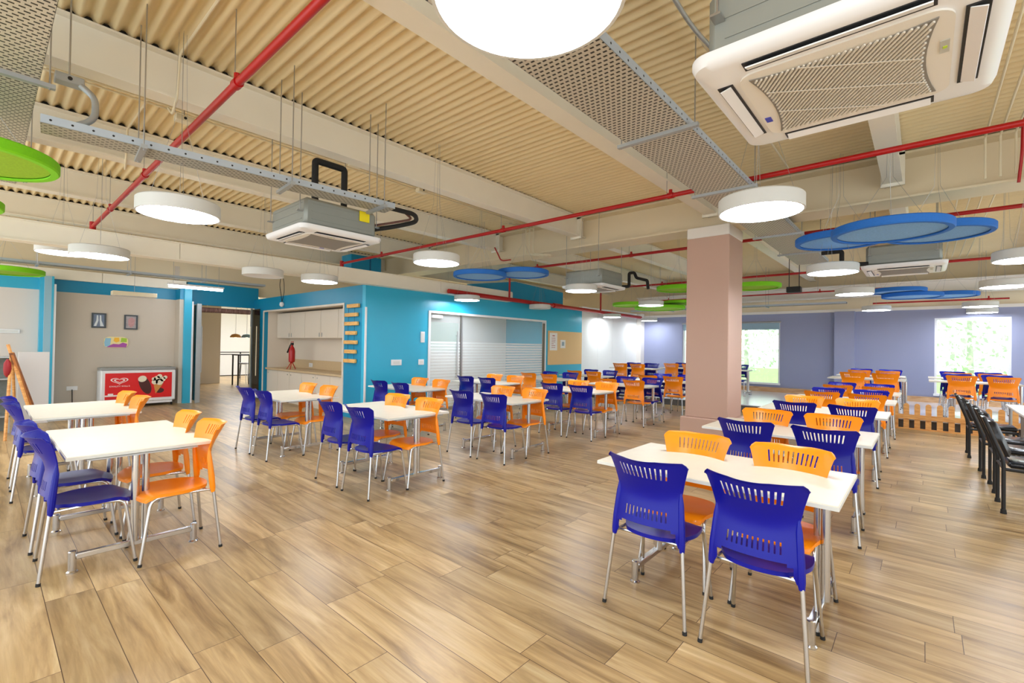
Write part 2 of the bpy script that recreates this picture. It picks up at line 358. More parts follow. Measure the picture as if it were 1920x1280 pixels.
wf = MB().box((-3, 13.95, 0), (.80, 14.12, 2.55)).box((-3, 13.95, 2.55), (.80, 14.12, 2.82), 1); struct('wall_left', wf, [mat('pale_grey_wall', (224, 216, 210), .6), M_TEAL], 0)
struct('wall_back_upper', MB().box((-3, 14.15, 2.8), (17, 14.25, 4.2)), M_GIRD, 0)
# cream bulkheads
b = MB()
for i in range(5): b.box((-3+2.45*i, 8.13, 2.70), (-3+2.45*(i+1)-.006, 8.29, 2.93))
b.box((-3, 8.10, 2.93), (9.2, 8.31, 2.945)).box((-3, 8.10, 2.685), (9.2, 8.31, 2.70))
struct('trim_6', b, M_BEAM, 0)
b = MB()
for i in range(4): b.box((-3+1.6*i, 13.9, 2.80), (-3+1.6*(i+1)-.008, 13.99, 3.02))
struct('trim_7', b, M_BEAM, 0)
# far slate wall X = 17 with two windows
def wall_x(name, x0, x1, ya, yb, za, zb, holes, m_):
    ys = sorted({ya, yb, *[h[0] for h in holes], *[h[1] for h in holes]}); b = MB()
    for a, c_ in zip(ys, ys[1:]):
        hh = [h for h in holes if h[0] <= a and h[1] >= c_]
        if not hh: b.box((x0, a, za), (x1, c_, zb))
        else:
            for h in hh: b.box((x0, a, za), (x1, c_, h[2])); b.box((x0, a, h[3]), (x1, c_, zb))
    return struct(name, b, m_, 0)
WA, WB = (3.46, 6.62, .44, 2.48), (-1.66, -.23, .40, 2.46)
wall_x('wall_far', 17.0, 17.25, -4, 8.3, 0, 2.72, [WA, WB], M_GREY)
wall_x('wall_far_upper', 17.0, 17.25, -4, 14.2, 2.72, 4.2, [], M_GIRD)
struct('trim_8', MB().box((16.94, -4, 2.70), (17.0, 8.2, 2.78)), M_COLW, 0)
struct('pilaster', MB().box((16.72, 1.50, .18), (17.0, 1.98, 2.70)), M_GREY, 0)
for i, (ya, yb, za, zb) in enumerate((WA, WB)):
    b = MB(); t = .05
    b.box((17.02, ya, za), (17.12, ya+t, zb)).box((17.02, yb-t, za), (17.12, yb, zb)).box((17.02, ya+t, zb-t), (17.12, yb-t, zb)).box((16.95, ya-.02, za-.03), (17.12, yb+.02, za+.03))
    if i == 0: b.box((17.02, (ya+yb)/2-.03, za+.03), (17.1, (ya+yb)/2+.03, zb-t))
    fr = struct('window_%d' % (i+1), b, M_WHITEP, 0)
    obj('glass', MB().box((17.06, ya+t, za+.03), (17.066, yb-t, zb-t)), M_GLASS, fr, 0)
# roller blind, pulled a little way down over the larger window
bl = thing('roller_blind', 'grey blue roller blind pulled down a little over the far window beside the pinkish column', 'blind', (16.99, 5.04, 2.44))
obj('roller', MB().tube([(0, -1.6, 0), (0, 1.6, 0)], .03, 12), M_STEEL, bl)
obj('fabric', MB().box((-.004, -1.56, -.24), (.004, 1.56, 0)), mat('blind_fabric', (150, 176, 190), .8), bl)
# low stage
st = MB().box((12.42, -4, 0), (17.0, 8.29, .16)); struct('stage_platform', st, mat('stage_front_grey', (84, 82, 80), .6), 0)
struct('stage_floor', MB().box((12.40, -4, .16), (17.0, 8.29, .18)), mat('polished_pale_floor', (226, 228, 236), .18, noise=.03, nscale=3), 0)
struct('baseboard_far', MB().box((16.96, -4, .18), (17.0, 8.2, .33)), M_PINEH, 0)
# wall closing the room to the right of the view, and meeting room / corridor shells
b = MB().box((3, -4.1, 0), (17.2, -4.0, .4)).box((3, -4.1, 2.9), (17.2, -4.0, 4.2))
for q in (3, 5.6, 8.2, 10.8, 13.4, 16.0): b.box((q, -4.1, .4), (q+.5, -4.0, 2.9))
struct('wall_right', b, M_BEIGE, 0)
rm = MB().box((5.8, 11.6, 0), (12.9, 11.7, 2.7)).box((12.85, 8.42, 0), (12.95, 11.6, 2.7), 1); struct('wall_meeting_room', rm, [M_WHITEW, M_TEAL], 0)
struct('wall_far_lower', MB().box((17.0, 8.42, 0), (17.25, 14.2, 2.72)), M_WHITEW, 0)
co_ = MB().box((3.3, 19.5, 0), (5.87, 19.6, 3.4)).box((5.79, 19.6, 0), (5.87, 23.9, 3.4)); struct('wall_corridor', co_, M_BEIGE, 0)
struct('ceiling_corridor', MB().box((3, 14.26, 3.4), (10, 24.2, 3.5)), M_WHITEW, 0)
struct('wall_corridor_end', MB().box((3, 24.0, 0), (10, 24.1, 3.4)), M_WHITEW, 0)
struct('wall_corridor_side', MB().box((3.2, 14.12, 0), (3.3, 19.6, 3.4)), M_BEIGE, 0)

# outside: ground and trees seen through the windows
o = obj('lawn', MB().box((17.3, -20, -.6), (60, 30, -.5)), mat('lawn_green', (120, 160, 90), .9, noise=.2, nscale=1)); o['kind'] = 'structure'
def tree(x, y, h, label):
    t = thing('tree', label, 'tree', (x, y, -.5), 0, 'trees outside the windows')
    obj('trunk', MB().tube([(0, 0, 0), (.1, .05, h*.4), (-.05, .1, h*.8)], [.11, .08, .03], 8), mat('tree_bark', (190, 190, 176), .9), t)
    b = MB()
    for i in range(1500):
        a, e, q = random.uniform(0, 2*PI), random.uniform(-1, 1), random.random()**.4
        p = Vector((math.cos(a)*math.sqrt(1-e*e)*q*h*.34, math.sin(a)*math.sqrt(1-e*e)*q*h*.34, h*.58+e*q*h*.42))
        s_ = random.uniform(.06, .15); v1 = Vector([random.uniform(-1, 1) for _ in range(3)]).normalized()*s_; v2 = v1.orthogonal().normalized()*s_*.6
        b.add([p-v1, p+v2, p+v1, p-v2], [(0, 1, 2, 3)])
    obj('foliage', b, mat('tree_leaves', (222, 238, 214), .8, noise=.12, nscale=3), t, 0)
tree(22.6, 5.9, 6.0, 'leafy pale green tree nearest outside the window beside the column')
tree(30.0, 10.5, 8.0, 'leafy pale green tree farther off outside the window beside the column')
tree(23.2, -1.3, 6.0, 'leafy pale green tree nearest outside the window at the right')
tree(31.0, -4.6, 8.0, 'leafy pale green tree farther off outside the window at the right')

# ================================================================ GLAZED MEETING ROOM FRONT
fr = MB(); Y0 = YB-.02
fr.box((6.60, Y0, 0), (6.66, YB+.1, 2.29)).box((6.66, Y0, 2.24), (10.93, YB+.1, 2.29)).box((10.88, Y0, 0), (10.93, YB+.1, 2.24))
struct('trim_9', fr, M_WHITEP, 0)
dr = thing('glass_door', 'glass door with a striped film and steel pull handle in the turquoise wall', 'door', (6.67, YB+.04, 0))
obj('glass', MB().box((0, 0, .01), (.93, .012, 2.23)), M_FILM, dr, 0)
obj('handle', MB().tube([(.80, -.05, .75), (.80, -.05, 1.85)], .014, 10).tube([(.80, 0, .85), (.80, -.05, .85)], .008, 8).tube([(.80, 0, 1.75), (.80, -.05, 1.75)], .008, 8), M_STEEL, dr)
obj('door_closer', MB().box((.04, -.05, 2.13), (.34, -.002, 2.20), 0, .004), M_WHITEP, dr)
obj('patch_fitting', MB().box((.0, -.012, .01), (.93, -.001, .09)), M_STEEL, dr, 0)
gp = thing('glass_partition', 'fixed glass partition with striped frosting right of the glass door', 'partition', (7.66, YB+.04, 0))
obj('pane', MB().box((0, 0, .01), (1.60, .012, 2.23)), M_FILM, gp, 0); obj('pane', MB().box((1.61, 0, .01), (3.22, .012, 2.23)), M_FILM, gp, 0)
obj('post', MB().box((-.045, -.03, 0), (-.005, .04, 2.24)), M_STEEL, gp, 0)
obj('post', MB().box((3.16, -.05, 0), (3.22, -.003, 2.2)), mat('dark_bronze_post', (120, 110, 96), .4, metal=.5), gp, 0)
ws = tag(obj('projection_screen', MB().box((8.6, 11.5, 1.35), (10.4, 11.59, 2.25)), mat('screen_window_reflection', (206, 232, 220), .5), None, 0), 'projection screen with a painted pale green window reflection, behind the meeting room glass', 'screen')  # pale green puts a reflection of the windows into the screen colour
# cork board and notices
cb = thing('cork_board', 'tan cork notice board on the turquoise wall right of the glass partition', 'board', (11.03, YB-.001, .99))
obj('board', MB().box((0, -.02, 0), (1.80, 0, 1.01)), M_CORK, cb, 0)
nt_ = tag(obj('notice', MB().box((11.10, YB-.03, 1.42), (11.47, YB-.0225, 1.94)), mat('notice_paper', (240, 236, 230), .7), None, 0), 'tall white notice sheet pinned at the left of the cork board', 'notice')
b = MB()
for k in range(6): b.box((11.18, YB-.034, 1.50+k*.055), (11.18+random.uniform(.1, .2), YB-.031, 1.515+k*.055))
b.box((11.22, YB-.034, 1.84), (11.34, YB-.031, 1.87)); obj('print', b, mat('notice_print_red', (190, 110, 110), .7), nt_, 0)
nt_ = tag(obj('notice', MB().box((11.64, YB-.03, 1.49), (11.90, YB-.0225, 1.74)), MATS['notice_paper'], None, 0), 'small square white notice near the middle of the cork board', 'notice')
obj('print', MB().box((11.71, YB-.034, 1.56), (11.83, YB-.031, 1.68)), mat('notice_print_grey', (150, 170, 180), .7), nt_, 0)
# wall plates
for a, b_, z0, z1, nm, lb, ct in ((5.64, 5.90, 1.08, 1.20, 'switch_plate', 'wide white switch plate on the turquoise wall left of the glass door', 'switch'),
        (6.34, 6.49, 1.08, 1.20, 'switch_plate', 'small square white switch plate close to the glass door frame', 'switch'),
        (6.39, 6.50, 1.57, 1.81, 'thermostat', 'upright white thermostat box above the small switch plate', 'thermostat')):
    t = thing(nm, lb, ct, ((a+b_)/2, YB-.001, z0)); hw = (b_-a)/2
    obj('plate', MB().box((-hw, -.014, 0), (hw, 0, z1-z0), 0, .003), M_WHITEP, t)
    obj('rocker', MB().box((-hw*.6, -.018, .03), (hw*.6, -.0145, z1-z0-.03)), mat('rocker_white', (225, 225, 222), .4), t, 0)

# wooden ladder shelf sign of seven boards on strings, hung on the kitchen wall end
lad = thing('hanging_sign', 'column of seven small wooden boards hung on cords beside the kitchen niche', 'sign', (XK-.002, 8.76, 1.1))
W7 = [(8.92, 8.48, 2.25), (9.0, 8.53, 2.07), (9.01, 8.51, 1.89), (8.96, 8.57, 1.70), (9.02, 8.54, 1.51), (8.99, 8.57, 1.32), (9.02, 8.57, 1.13)]
for ya, yb, z in W7: obj('board', MB().box((-.06, yb-8.76, z-1.1), (-.01, ya-8.76, z-1.1+.075), 0, .004), M_BAMBOO, lad)
for yy in (8.64, 8.88): obj('cord', MB().tube([(-.035, yy-8.76, .03), (-.035, yy-8.76, 1.22)], .003, 6), M_RUBBER, lad)

# ================================================================ KITCHEN NICHE
k = thing('wall_cabinet', 'row of cream wall cabinets above the kitchen counter', 'cabinet', (5.36, 9.14, 1.64))
obj('body', MB().box((.03, 0, 0), (.34, 4.14, .67)), M_CAB, k, 0)
for i in range(5):
    dd = obj('door', MB().box((0, .012+i*.825, .012), (.028, .012+(i+1)*.825-.014, .66)), M_CAB, k, 0)
    obj('handle', MB().box((-.015, .05+i*.825+(.70 if i % 2 else 0), .03), (0, .06+i*.825+(.70 if i % 2 else 0), .13)), M_STEEL, dd, 0)
k = thing('base_cabinet', 'row of cream base cabinets under the kitchen counter', 'cabinet', (5.12, 9.14, 0))
obj('body', MB().box((.03, 0, .1), (.58, 4.14, .80)).box((.08, 0, 0), (.58, 4.14, .1)), M_CAB, k, 0)
for i in range(6):
    dd = obj('door', MB().box((0, .01+i*.688, .11), (.028, .01+(i+1)*.688-.012, .79)), M_CAB, k, 0)
    obj('handle', MB().tube([(-.012, .10+i*.688+(.5 if i % 2 else 0), .72), (0, .10+i*.688+(.5 if i % 2 else 0), .72)], .012, 8), M_STEEL, dd)
tag(obj('worktop', MB().box((5.08, 9.135, .805), (5.71, 13.295, .85)), M_COUNTER, None, 0), 'beige stone worktop running along the kitchen niche', 'worktop')
tag(obj('splashback', MB().box((5.695, 9.135, .852), (5.715, 13.295, 1.08)), M_COUNTER, None, 0), 'low beige splashback behind the kitchen worktop', 'splashback')
t = thing('wall_socket', 'white wall socket on the splashback behind the fire extinguisher', 'socket', (5.694, 11.95, .90))
obj('plate', MB().box((-.012, -.09, 0), (0, .09, .10), 0, .003), M_WHITEP, t)
obj('socket_face', MB().box((-.016, -.07, .02), (-.0125, .07, .08)), MATS['rocker_white'], t, 0)
fe = thing('fire_extinguisher', 'red fire extinguisher with a black horn standing on the kitchen worktop', 'extinguisher', (5.22, 12.0, .85))
obj('cylinder', MB().lathe([(.04, .17), (.07, .19), (.075, .23), (.075, .46), (.06, .53), (.03, .58), (.025, .62)], n=20), M_RED, fe)
obj('stand', MB().tube([(.0, .0, .20), (-.08, .10, 0)], .01, 6).tube([(0, 0, .2), (-.08, -.10, 0)], .01, 6).tube([(0, 0, .2), (.1, 0, 0)], .01, 6), M_RED, fe)
vv = obj('valve', MB().box((-.02, -.05, .61), (.02, .05, .67)), M_BLACK, fe, 0); obj('lever', MB().box((-.012, -.07, .68), (.012, .05, .70)), M_RED, vv, 0)
obj('hose', MB().tube(bend([(0, .04, .63), (0, .10, .62), (0, .26, .42)], .05), [.014]*7+[.022], 8), M_BLACK, fe)

# ================================================================ ENTRANCE
gd = thing('glass_door', 'open glass door leaf at the left of the entrance, seen edge on', 'door', (3.52, 13.5, 0))
obj('glass', MB().box((.02, 0, .05), (.032, .85, 2.42)), M_GLASS, gd, 0)
obj('stile', MB().box((0, -.06, 0), (.10, 0, 2.45), 0, .004), M_GALV, gd); obj('stile', MB().box((0, .85, 0), (.05, .91, 2.45)), M_GALV, gd, 0)
obj('handle', MB().tube([(.12, -.02, .75), (.12, -.02, 1.9)], .012, 8), M_STEEL, gd)
gd = thing('glass_door', 'open glass door leaf folded against the turquoise wall right of the entrance', 'door', (4.94, 13.42, 0))
obj('glass', MB().box((.02, 0, .05), (.03, .55, 2.42)), M_GLASS, gd, 0)
obj('stile', MB().box((.0, .55, 0), (.05, .60, 2.45)), M_GALV, gd, 0)
obj('handle', MB().tube([(-.03, .06, .62), (-.03, .06, 1.95)], .012, 8), M_PVC, gd); obj('handle', MB().tube([(-.03, .48, .66), (-.03, .48, 1.95)], .012, 8), M_PVC, gd)
rb = thing('rolled_blind', 'rolled reddish brown bamboo blind hung across the top of the entrance', 'blind', (4.27, 13.93, 2.33))
obj('roll', MB().tube([(-.62, 0, 0), (.62, 0, .01)], .065, 12), wood_mat('bamboo_slats', (70, 30, 24), (170, 130, 118), (30, 2, 2), .6), rb)
for q in (-.4, .4): obj('cord', MB().tube([(q, 0, .06), (q, 0, .13)], .006, 6), M_PVC, rb)
pl_ = thing('added_lobby_light', 'unseen glowing panel added to brighten the lobby beyond the entrance', 'lamp', (6.9, 20.5, 3.36))
obj('frame', MB().box((-.62, -.62, .0), (.62, .62, .035)), M_WHITEP, pl_, 0); obj('diffuser', MB().box((-.58, -.58, -.004), (.58, .58, -.001)), M_GLOW, pl_, 0)  # added light source, hidden above the header, to brighten the lobby
# things in the corridor
bt = thing('bar_table', 'tall black bar table in the bright lobby beyond the entrance', 'table', (6.2, 18.1, 0))
obj('tabletop', MB().box((-.30, -.3, 1.05), (.30, .3, 1.09)), M_BLACK, bt, 0)
for a, b_ in ((-.27, -.27), (.27, -.27), (-.27, .27), (.27, .27)): obj('leg', MB().box((a-.02, b_-.02, 0), (a+.02, b_+.02, 1.05)), M_BLACK, bt, 0)
bs = thing('bar_stool', 'thin wire bar stool beside the tall black lobby table', 'stool', (6.35, 18.6, 0))
obj('seat', MB().lathe([(.17, .72), (.18, .75), (.17, .77)], n=16), M_GALV, bs)
for a in range(4): obj('leg', MB().tube([(.12*math.cos(a*PI/2+.7), .12*math.sin(a*PI/2+.7), .72), (.2*math.cos(a*PI/2+.7), .2*math.sin(a*PI/2+.7), 0)], .01, 6), M_STEEL, bs)
rl = thing('balustrade', 'black metal balustrade rail across the lobby beyond the entrance', 'railing', (7, 21.5, 0))
for z in (1.08, .99, .12): obj('rail', MB().box((-1.1, -.02, z), (1.5, .02, z+.035)), M_BLACK, rl, 0)
for q in (-1.1, .2, 1.46): obj('post', MB().box((q, -.02, 0), (q+.04, .02, 1.1)), M_BLACK, rl, 0)
for x_, y_, cc, lb in ((5.88, 18.0, (196, 140, 70), 'copper coloured dome pendant lamp in the lobby, left one'), (6.22, 17.95, (130, 160, 176), 'blue grey dome pendant lamp in the lobby, right one')):
    t = thing('pendant_lamp', lb, 'lamp', (x_, y_, 1.68))
    obj('lamp_shade', MB().lathe([(.17, 0), (.165, .04), (.12, .10), (.03, .13)], n=20, caps=False), mat('shade%d' % cc[0], cc, .4), t)
    obj('bulb', MB().lathe([(.04, 0), (.05, .03), (.02, .08)], n=12), M_GLOWW, t)
    obj('cord', MB().tube([(0, 0, .13), (0, 0, 1.7)], .004, 6), M_RUBBER, t)

# ================================================================ FREEZER BAY
fz = thing('chest_freezer', 'white chest freezer with a red ice cream front, against the beige wall', 'freezer', (2.43, 13.42, 0))
obj('cabinet', MB().box((-.68, 0, .12), (.68, .52, .84), 0, .02).box((-.62, .03, .07), (.62, .5, .12)), M_WHITEP, fz)
obj('lid', MB().box((-.68, .0, .845), (.68, .52, .90), 0, .01), mat('grey_freezer_lid', (150, 152, 150), .3), fz)
obj('glass_lid', MB().box((-.6, .05, .901), (.6, .47, .912)), M_GLASS, fz, 0)
for q in (-.6, .6): obj('caster', MB().tube([(q, .06, .035), (q+.03, .06, .035)], .035, 10).box((q, .05, .04), (q+.03, .07, .12)), M_BLACK, fz)
pn = obj('front_panel', MB().box((-.61, -.012, .20), (.60, -.001, .78), 0, .004), M_REDP, fz)
def heart(sx, sz, cx, cz, n=40):
    o_ = []
    for i in range(n):
        t_ = 2*PI*i/n; o_.append((cx+sx*16*math.sin(t_)**3/16, cz+sz*(13*math.cos(t_)-5*math.cos(2*t_)-2*math.cos(3*t_)-math.cos(4*t_))/16))
    return o_
lg = MB()
for i, (sx, mi) in enumerate(((.155, 0), (.128, 1), (.098, 0), (.068, 1))):
    lg.prism(heart(sx, sx*.52, -.365, .615), -.015-.0015*i, -.012-.0015*i, 'y', mi)
obj('heart_logo', lg, [mat('logo_white', (250, 236, 232), .4), M_REDP], pn, 0)
def text(name, body, size, loc, rot, m_, parent, ext=.001):
    cu = bpy.data.curves.new(name, 'FONT'); cu.body = body; cu.size = size; cu.extrude = ext; cu.align_x = 'CENTER'
    to = bpy.data.objects.new(name+'_tmp', cu); C.objects.link(to); bpy.context.view_layer.update()
    me = bpy.data.meshes.new_from_object(to.evaluated_get(bpy.context.evaluated_depsgraph_get())); bpy.data.objects.remove(to)
    me.materials.clear(); me.materials.append(m_); o_ = link(name, me, parent); o_.location = loc; o_.rotation_euler = rot; return o_
text('lettering', "KWALITY WALL'S", .045, (-.36, -.0155, .475), (PI/2, 0, 0), MATS['logo_white'], pn)
ch = [(.16*math.cos(a)*(.62 if abs(math.cos(a)) > .1 else .62), .22*math.sin(a)) for a in [2*PI*i/24 for i in range(24)]]
rot = lambda p, q: (p[0]*math.cos(q)-p[1]*math.sin(q), p[0]*math.sin(q)+p[1]*math.cos(q))
obj('chocolate_bar_picture', MB().prism([(rot(p, .35)[0]+.09, rot(p, .35)[1]+.50) for p in ch], -.018, -.0125, 'y').prism([(rot((p[0]*.8, p[1]*.32+.15), .35)[0]+.09, rot((p[0]*.8, p[1]*.32+.15), .35)[1]+.50) for p in ch], -.0195, -.018, 'y', 1), [M_CHOC, M_VAN], pn, 0)
cn = MB().prism([(.25, .50), (.42, .50), (.29, .29)], -.019, -.0125, 'y', 0)
for a, b_, q in ((.27, .56, .06), (.36, .56, .075), (.31, .64, .06), (.42, .62, .055), (.25, .63, .04), (.36, .69, .05), (.47, .66, .04)):
    cn.prism([(a+q*math.cos(2*PI*i/14), b_+q*math.sin(2*PI*i/14)) for i in range(14)], -.0205, -.014, 'y', 1)
cn.prism([(.36+.09*math.cos(2*PI*i/14), .36+.06*math.sin(2*PI*i/14)) for i in range(14)], -.0155, -.0125, 'y', 2)
obj('cone_picture', cn, [M_CONE, M_VAN, M_CHOC], pn, 0)
obj('price_strip', MB().box((-.61, -.03, .27), (-.38, -.013, .30)).box((-.56, -.02, .30), (-.47, -.013, .335)), MATS['logo_white'], pn, 0)

def picture(x0, x1, z0, z1, label, mats, shapes):
    t = thing('framed_picture', label, 'picture', ((x0+x1)/2, 13.995, z0)); hw = (x1-x0)/2; h = z1-z0
    fr_ = MB().box((-hw, -.025, 0), (hw, 0, .03)).box((-hw, -.025, h-.03), (hw, 0, h)).box((-hw, -.025, .03), (-hw+.03, 0, h-.03)).box((hw-.03, -.025, .03), (hw, 0, h-.03))
    obj('frame', fr_, mat('charcoal_frame', (70, 78, 84), .5), t, 0)
    pm = MB().box((-hw+.03, -.012, .03), (hw-.03, -.002, h-.03))
    for i, pl_ in shapes: pm.prism([(a*hw, b_*h) for a, b_ in pl_], -.014, -.0125, 'y', i)
    obj('print', pm, mats, t, 0)
picture(1.64, 1.89, 1.785, 2.12, 'framed blue grey picture on the beige wall, left one of the pair above the freezer',
        [mat('pic_slate', (120, 134, 158), .5), mat('pic_white', (225, 232, 236), .5)], [(1, [(-.7, .12), (-.35, .12), (-.05, .5), (-.1, .85), (-.3, .85), (-.35, .5)]), (1, [(.1, .85), (.3, .85), (.35, .5), (.7, .12), (.2, .12), (.1, .5)])])
picture(2.21, 2.46, 1.77, 2.11, 'framed mottled pinkish picture on the beige wall, right one of the pair above the freezer',
        [mat('pic_mottle', (176, 168, 170), .6, noise=.5, nscale=40), mat('pic_rose', (196, 150, 150), .6, noise=.3, nscale=40)], [(1, [(-.4, .3), (0, .12), (.5, .3), (.6, .7), (.1, .85), (-.4, .7)])])
pq = thing('wall_plaque', 'small rounded colourful plaque in blue, yellow, green and purple above the freezer', 'plaque', (2.075, 13.995, 1.34))
rr = [(.215*max(-1, min(1, 1.18*math.cos(a))), .125+.125*max(-1, min(1, 1.18*math.sin(a)))) for a in [2*PI*i/40 for i in range(40)]]
obj('plate', MB().prism(rr, -.014, -.001, 'y'), mat('plaque_cream', (246, 230, 170), .5), pq, 0)
pt = MB().prism([(-.20, .03), (-.11, .02), (-.09, .22), (-.19, .22), (-.21, .12)], -.017, -.0145, 'y', 0).prism([(-.17, .01), (.18, .01), (.20, .09), (.12, .12), (.05, .08), (-.05, .09), (-.12, .05)], -.018, -.0145, 'y', 1)
pt.prism([(-.05, .16), (.0, .12), (.06, .15), (.05, .23), (-.03, .23)], -.018, -.0145, 'y', 2).prism([(.08, .13), (.19, .13), (.19, .22), (.09, .23)], -.018, -.0145, 'y', 3)
obj('pattern', pt, [mat('plaque_sky', (150, 200, 225), .5), mat('plaque_purple', (176, 84, 170), .5), mat('plaque_gold', (250, 190, 50), .5), mat('plaque_green', (170, 206, 60), .5)], pq, 0)
so = thing('wall_socket', 'white double socket low on the beige wall left of the freezer', 'socket', (1.35, 13.997, .40))
obj('plate', MB().box((-.09, -.012, 0), (.09, 0, .09), 0, .003), M_WHITEP, so); obj('cable', MB().tube([(0, -.02, .02), (.01, -.02, -.38)], .008, 6), M_RUBBER, so)
sp_ = thing('wall_socket', 'long white power strip high on the pale wall at the far left', 'socket', (.42, 13.945, 1.62))
obj('plate', MB().box((-.25, -.02, 0), (.12, 0, .085), 0, .004), M_WHITEP, sp_)
obj('socket_face', MB().box((-.22, -.024, .02), (.09, -.0205, .065)), MATS['rocker_white'], sp_, 0)
# low white screen, display case and easel at the far left
tag(obj('low_partition', MB().box((.45, 11.9, 0), (.84, 11.95, 1.28), 0, .004), mat('pale_panel', (222, 218, 216), .5)), 'low pale grey partition panel standing behind the easel', 'partition')
es = thing('easel', 'wooden easel with a dark brown framed board at the far left', 'easel', (.38, 10.4, 0))
obj('leg', MB().tube([(-.10, 0, 1.42), (.24, -.2, 0)], .022, 6), M_PINE, es); obj('leg', MB().tube([(-.06, 0, 1.30), (-.11, -.25, 0)], .022, 6), M_PINE, es); obj('leg', MB().tube([(-.05, .02, 1.3), (.02, .35, 0)], .02, 6), M_PINE, es)
bd = obj('framed_board', MB().prism([(-.09, 1.29), (-.03, 1.30), (.22, .40), (.14, .38)], -.06, -.03, 'y').prism([(-.07, 1.26), (-.04, 1.26), (.19, .42), (.16, .41)], -.068, -.0605, 'y', 1), [M_DKWOOD, mat('amber_board', (176, 104, 36), .4)], es, 0)
obj('hanging_pouch', MB().lathe([(.01, .93), (.035, .97), (.045, 1.05), (.04, 1.14), (.01, 1.2)], (-.10, -.06, 0), 12), mat('red_pouch', (150, 26, 32), .6), es)
dc = thing('display_rack', 'grey display rack with small jars at the left edge, behind the easel', 'rack', (.12, 11.0, 0))
obj('back_panel', MB().box((-.6, .30, 0), (.22, .34, 1.22)), mat('rack_grey', (120, 124, 118), .6, noise=.3, nscale=20), dc, 0)
for z in (.25, .55, .85, 1.2): obj('shelf', MB().box((-.6, 0, z), (.22, .3, z+.02)), M_GALV, dc, 0)
for q in (-.58, .20): obj('side_post', MB().box((q, 0, 0), (q+.02, .02, 1.22)), M_GALV, dc, 0)

# ================================================================ TABLES
def build_table(gy0, gy1):
    """table, local origin at the low x / low y corner on the floor"""
    W, L, H = .825, 1.353, .75
    t = thing('dining_table', 'x', 'table')
    obj('tabletop', MB().box((0, 0, H-.026), (W, L, H), 0, .004), M_TOP, t, 0)
    obj('edge_band', MB().box((-.0015, -.0015, H-.024), (W+.0015, L+.0015, H-.004)), M_EDGE, t, 0)
    for gy in (gy0, gy1):
        obj('post', MB().tube([(W*.47-.03, gy-.02, .12), (W*.47-.03, gy-.02, H-.036)], .024, 16), M_CHROME, t)
        obj('post', MB().tube([(W*.47+.035, gy+.025, .12), (W*.47+.035, gy+.025, H-.036)], .022, 16), M_CHROME, t)
        obj('top_bracket', MB().box((.10, gy-.03, H-.036), (W-.10, gy+.03, H-.0265)), M_STEEL, t, 0)
        fb = obj('foot_bar', MB().box((.06, gy-.02, .085), (.70, gy+.02, .12), 0, .004), M_CHROME, t)
        for gx in (.045, .715):
            obj('glide', MB().lathe([(.030, 0), (.030, .008), (.022, .016), (.022, .135), (.018, .14)], (gx, gy, 0), 16), M_CHROME, fb)
    return t
tabR = build_table(.12, 1.09); tabM = build_table(.015, .975)
used = {}
def place(proto, loc, rz, label, group):
    if proto.name not in used:
        used[proto.name] = 1; proto.location = loc; proto.rotation_euler = (0, 0, rz); proto['label'] = label
        if group: proto['group'] = group
        return proto
    return dup(proto, loc, rz, label, group)

# ================================================================ CHAIRS
def ip(P, z):
    for (a, x0), (b, x1) in zip(P, P[1:]):
        if z <= b: return x0+(x1-x0)*(z-a)/(b-a)
    return P[-1][1]
def prof(z):   # how far back the side edges of the shell sit at height z
    return ip([(.42, -.188), (.50, -.190), (.60, -.178), (.68, -.165), (.72, -.163), (.80, -.178), (.90, -.205)], z)
def bowd(z):   # how much further back the middle of the shell bows
    return ip([(.42, .03), (.50, .045), (.60, .040), (.66, .040), (.74, .062), (.82, .088), (.90, .112)], z)
def half(z):
    P = [(.42, .205), (.50, .205), (.60, .196), (.70, .190), (.78, .208), (.84, .226), (.88, .238), (.90, .238)]
    for (a, x0), (b, x1) in zip(P, P[1:]):
        if z <= b: return x0+(x1-x0)*(z-a)/(b-a)
    return P[-1][1]
def backrest_mb():
    ns = 11; sl = []; w_ = .60/ns
    ss = [-1, -.97, -.90, -.84, -.72]
    for i in range(ns):
        c0 = -.60+1.2*i/(ns-1); ss += [c0-.022, c0+.022]; sl.append((c0-.022, c0+.022))
    ss += [.72, .84, .90, .97, 1]; ss = sorted(set(round(s, 5) for s in ss))
    zz = [.425, .45, .475, .50, .515, .55, .605, .63, .655, .68, .70, .73, .76, .785, .82, .855, .87, .885, .893, .897]
    P = []
    for z in zz:
        row = []
        for s in ss:
            a = abs(s); z2 = z
            if z > .86 and a > .90: z2 = z-(z-.86)*((a-.90)/.10)**2*.8           # rounded upper corners
            if z > .86 and a < .4: z2 = z-(z-.86)*.16*(1-(a/.4)**2)              # finger dip in the rim
            bow = bowd(z)*(1-abs(s)**2.2)
            y = s*half(z)
            if z < .50: y = math.copysign(max(0, abs(y)), s)
            x_ = prof(z)-bow - (.008*((z-.885)/.012) if z > .885 else 0)
            row.append((x_, y, z2 if z >= .5 else z+(.03 if a < .9 and z < .45 else 0)))
        P.append(row)
    def keep(i, j):
        sc = (ss[j]+ss[j+1])/2; zc = (zz[i]+zz[i+1])/2
        if zc < .50: return abs(sc) > .84
        if zc < .515: return abs(sc) > .72
        ins = any(a < sc < b for a, b in sl)
        if ins and (.785 < zc < .855 or .55 < zc < .605): return False
        return True
    b = MB().grid(P, lambda i, j: (.006, 0, 0), keep)
    # sleeves over the rear tubes
    for sg in (-1, 1): b.tube([(-.190, sg*.204, .405), (-.186, sg*.201, .44), (-.180, sg*.196, .52), (-.166, sg*.186, .66), (-.163, sg*.184, .73)], [.013, .0185, .020, .016, .004], 10)
    return b
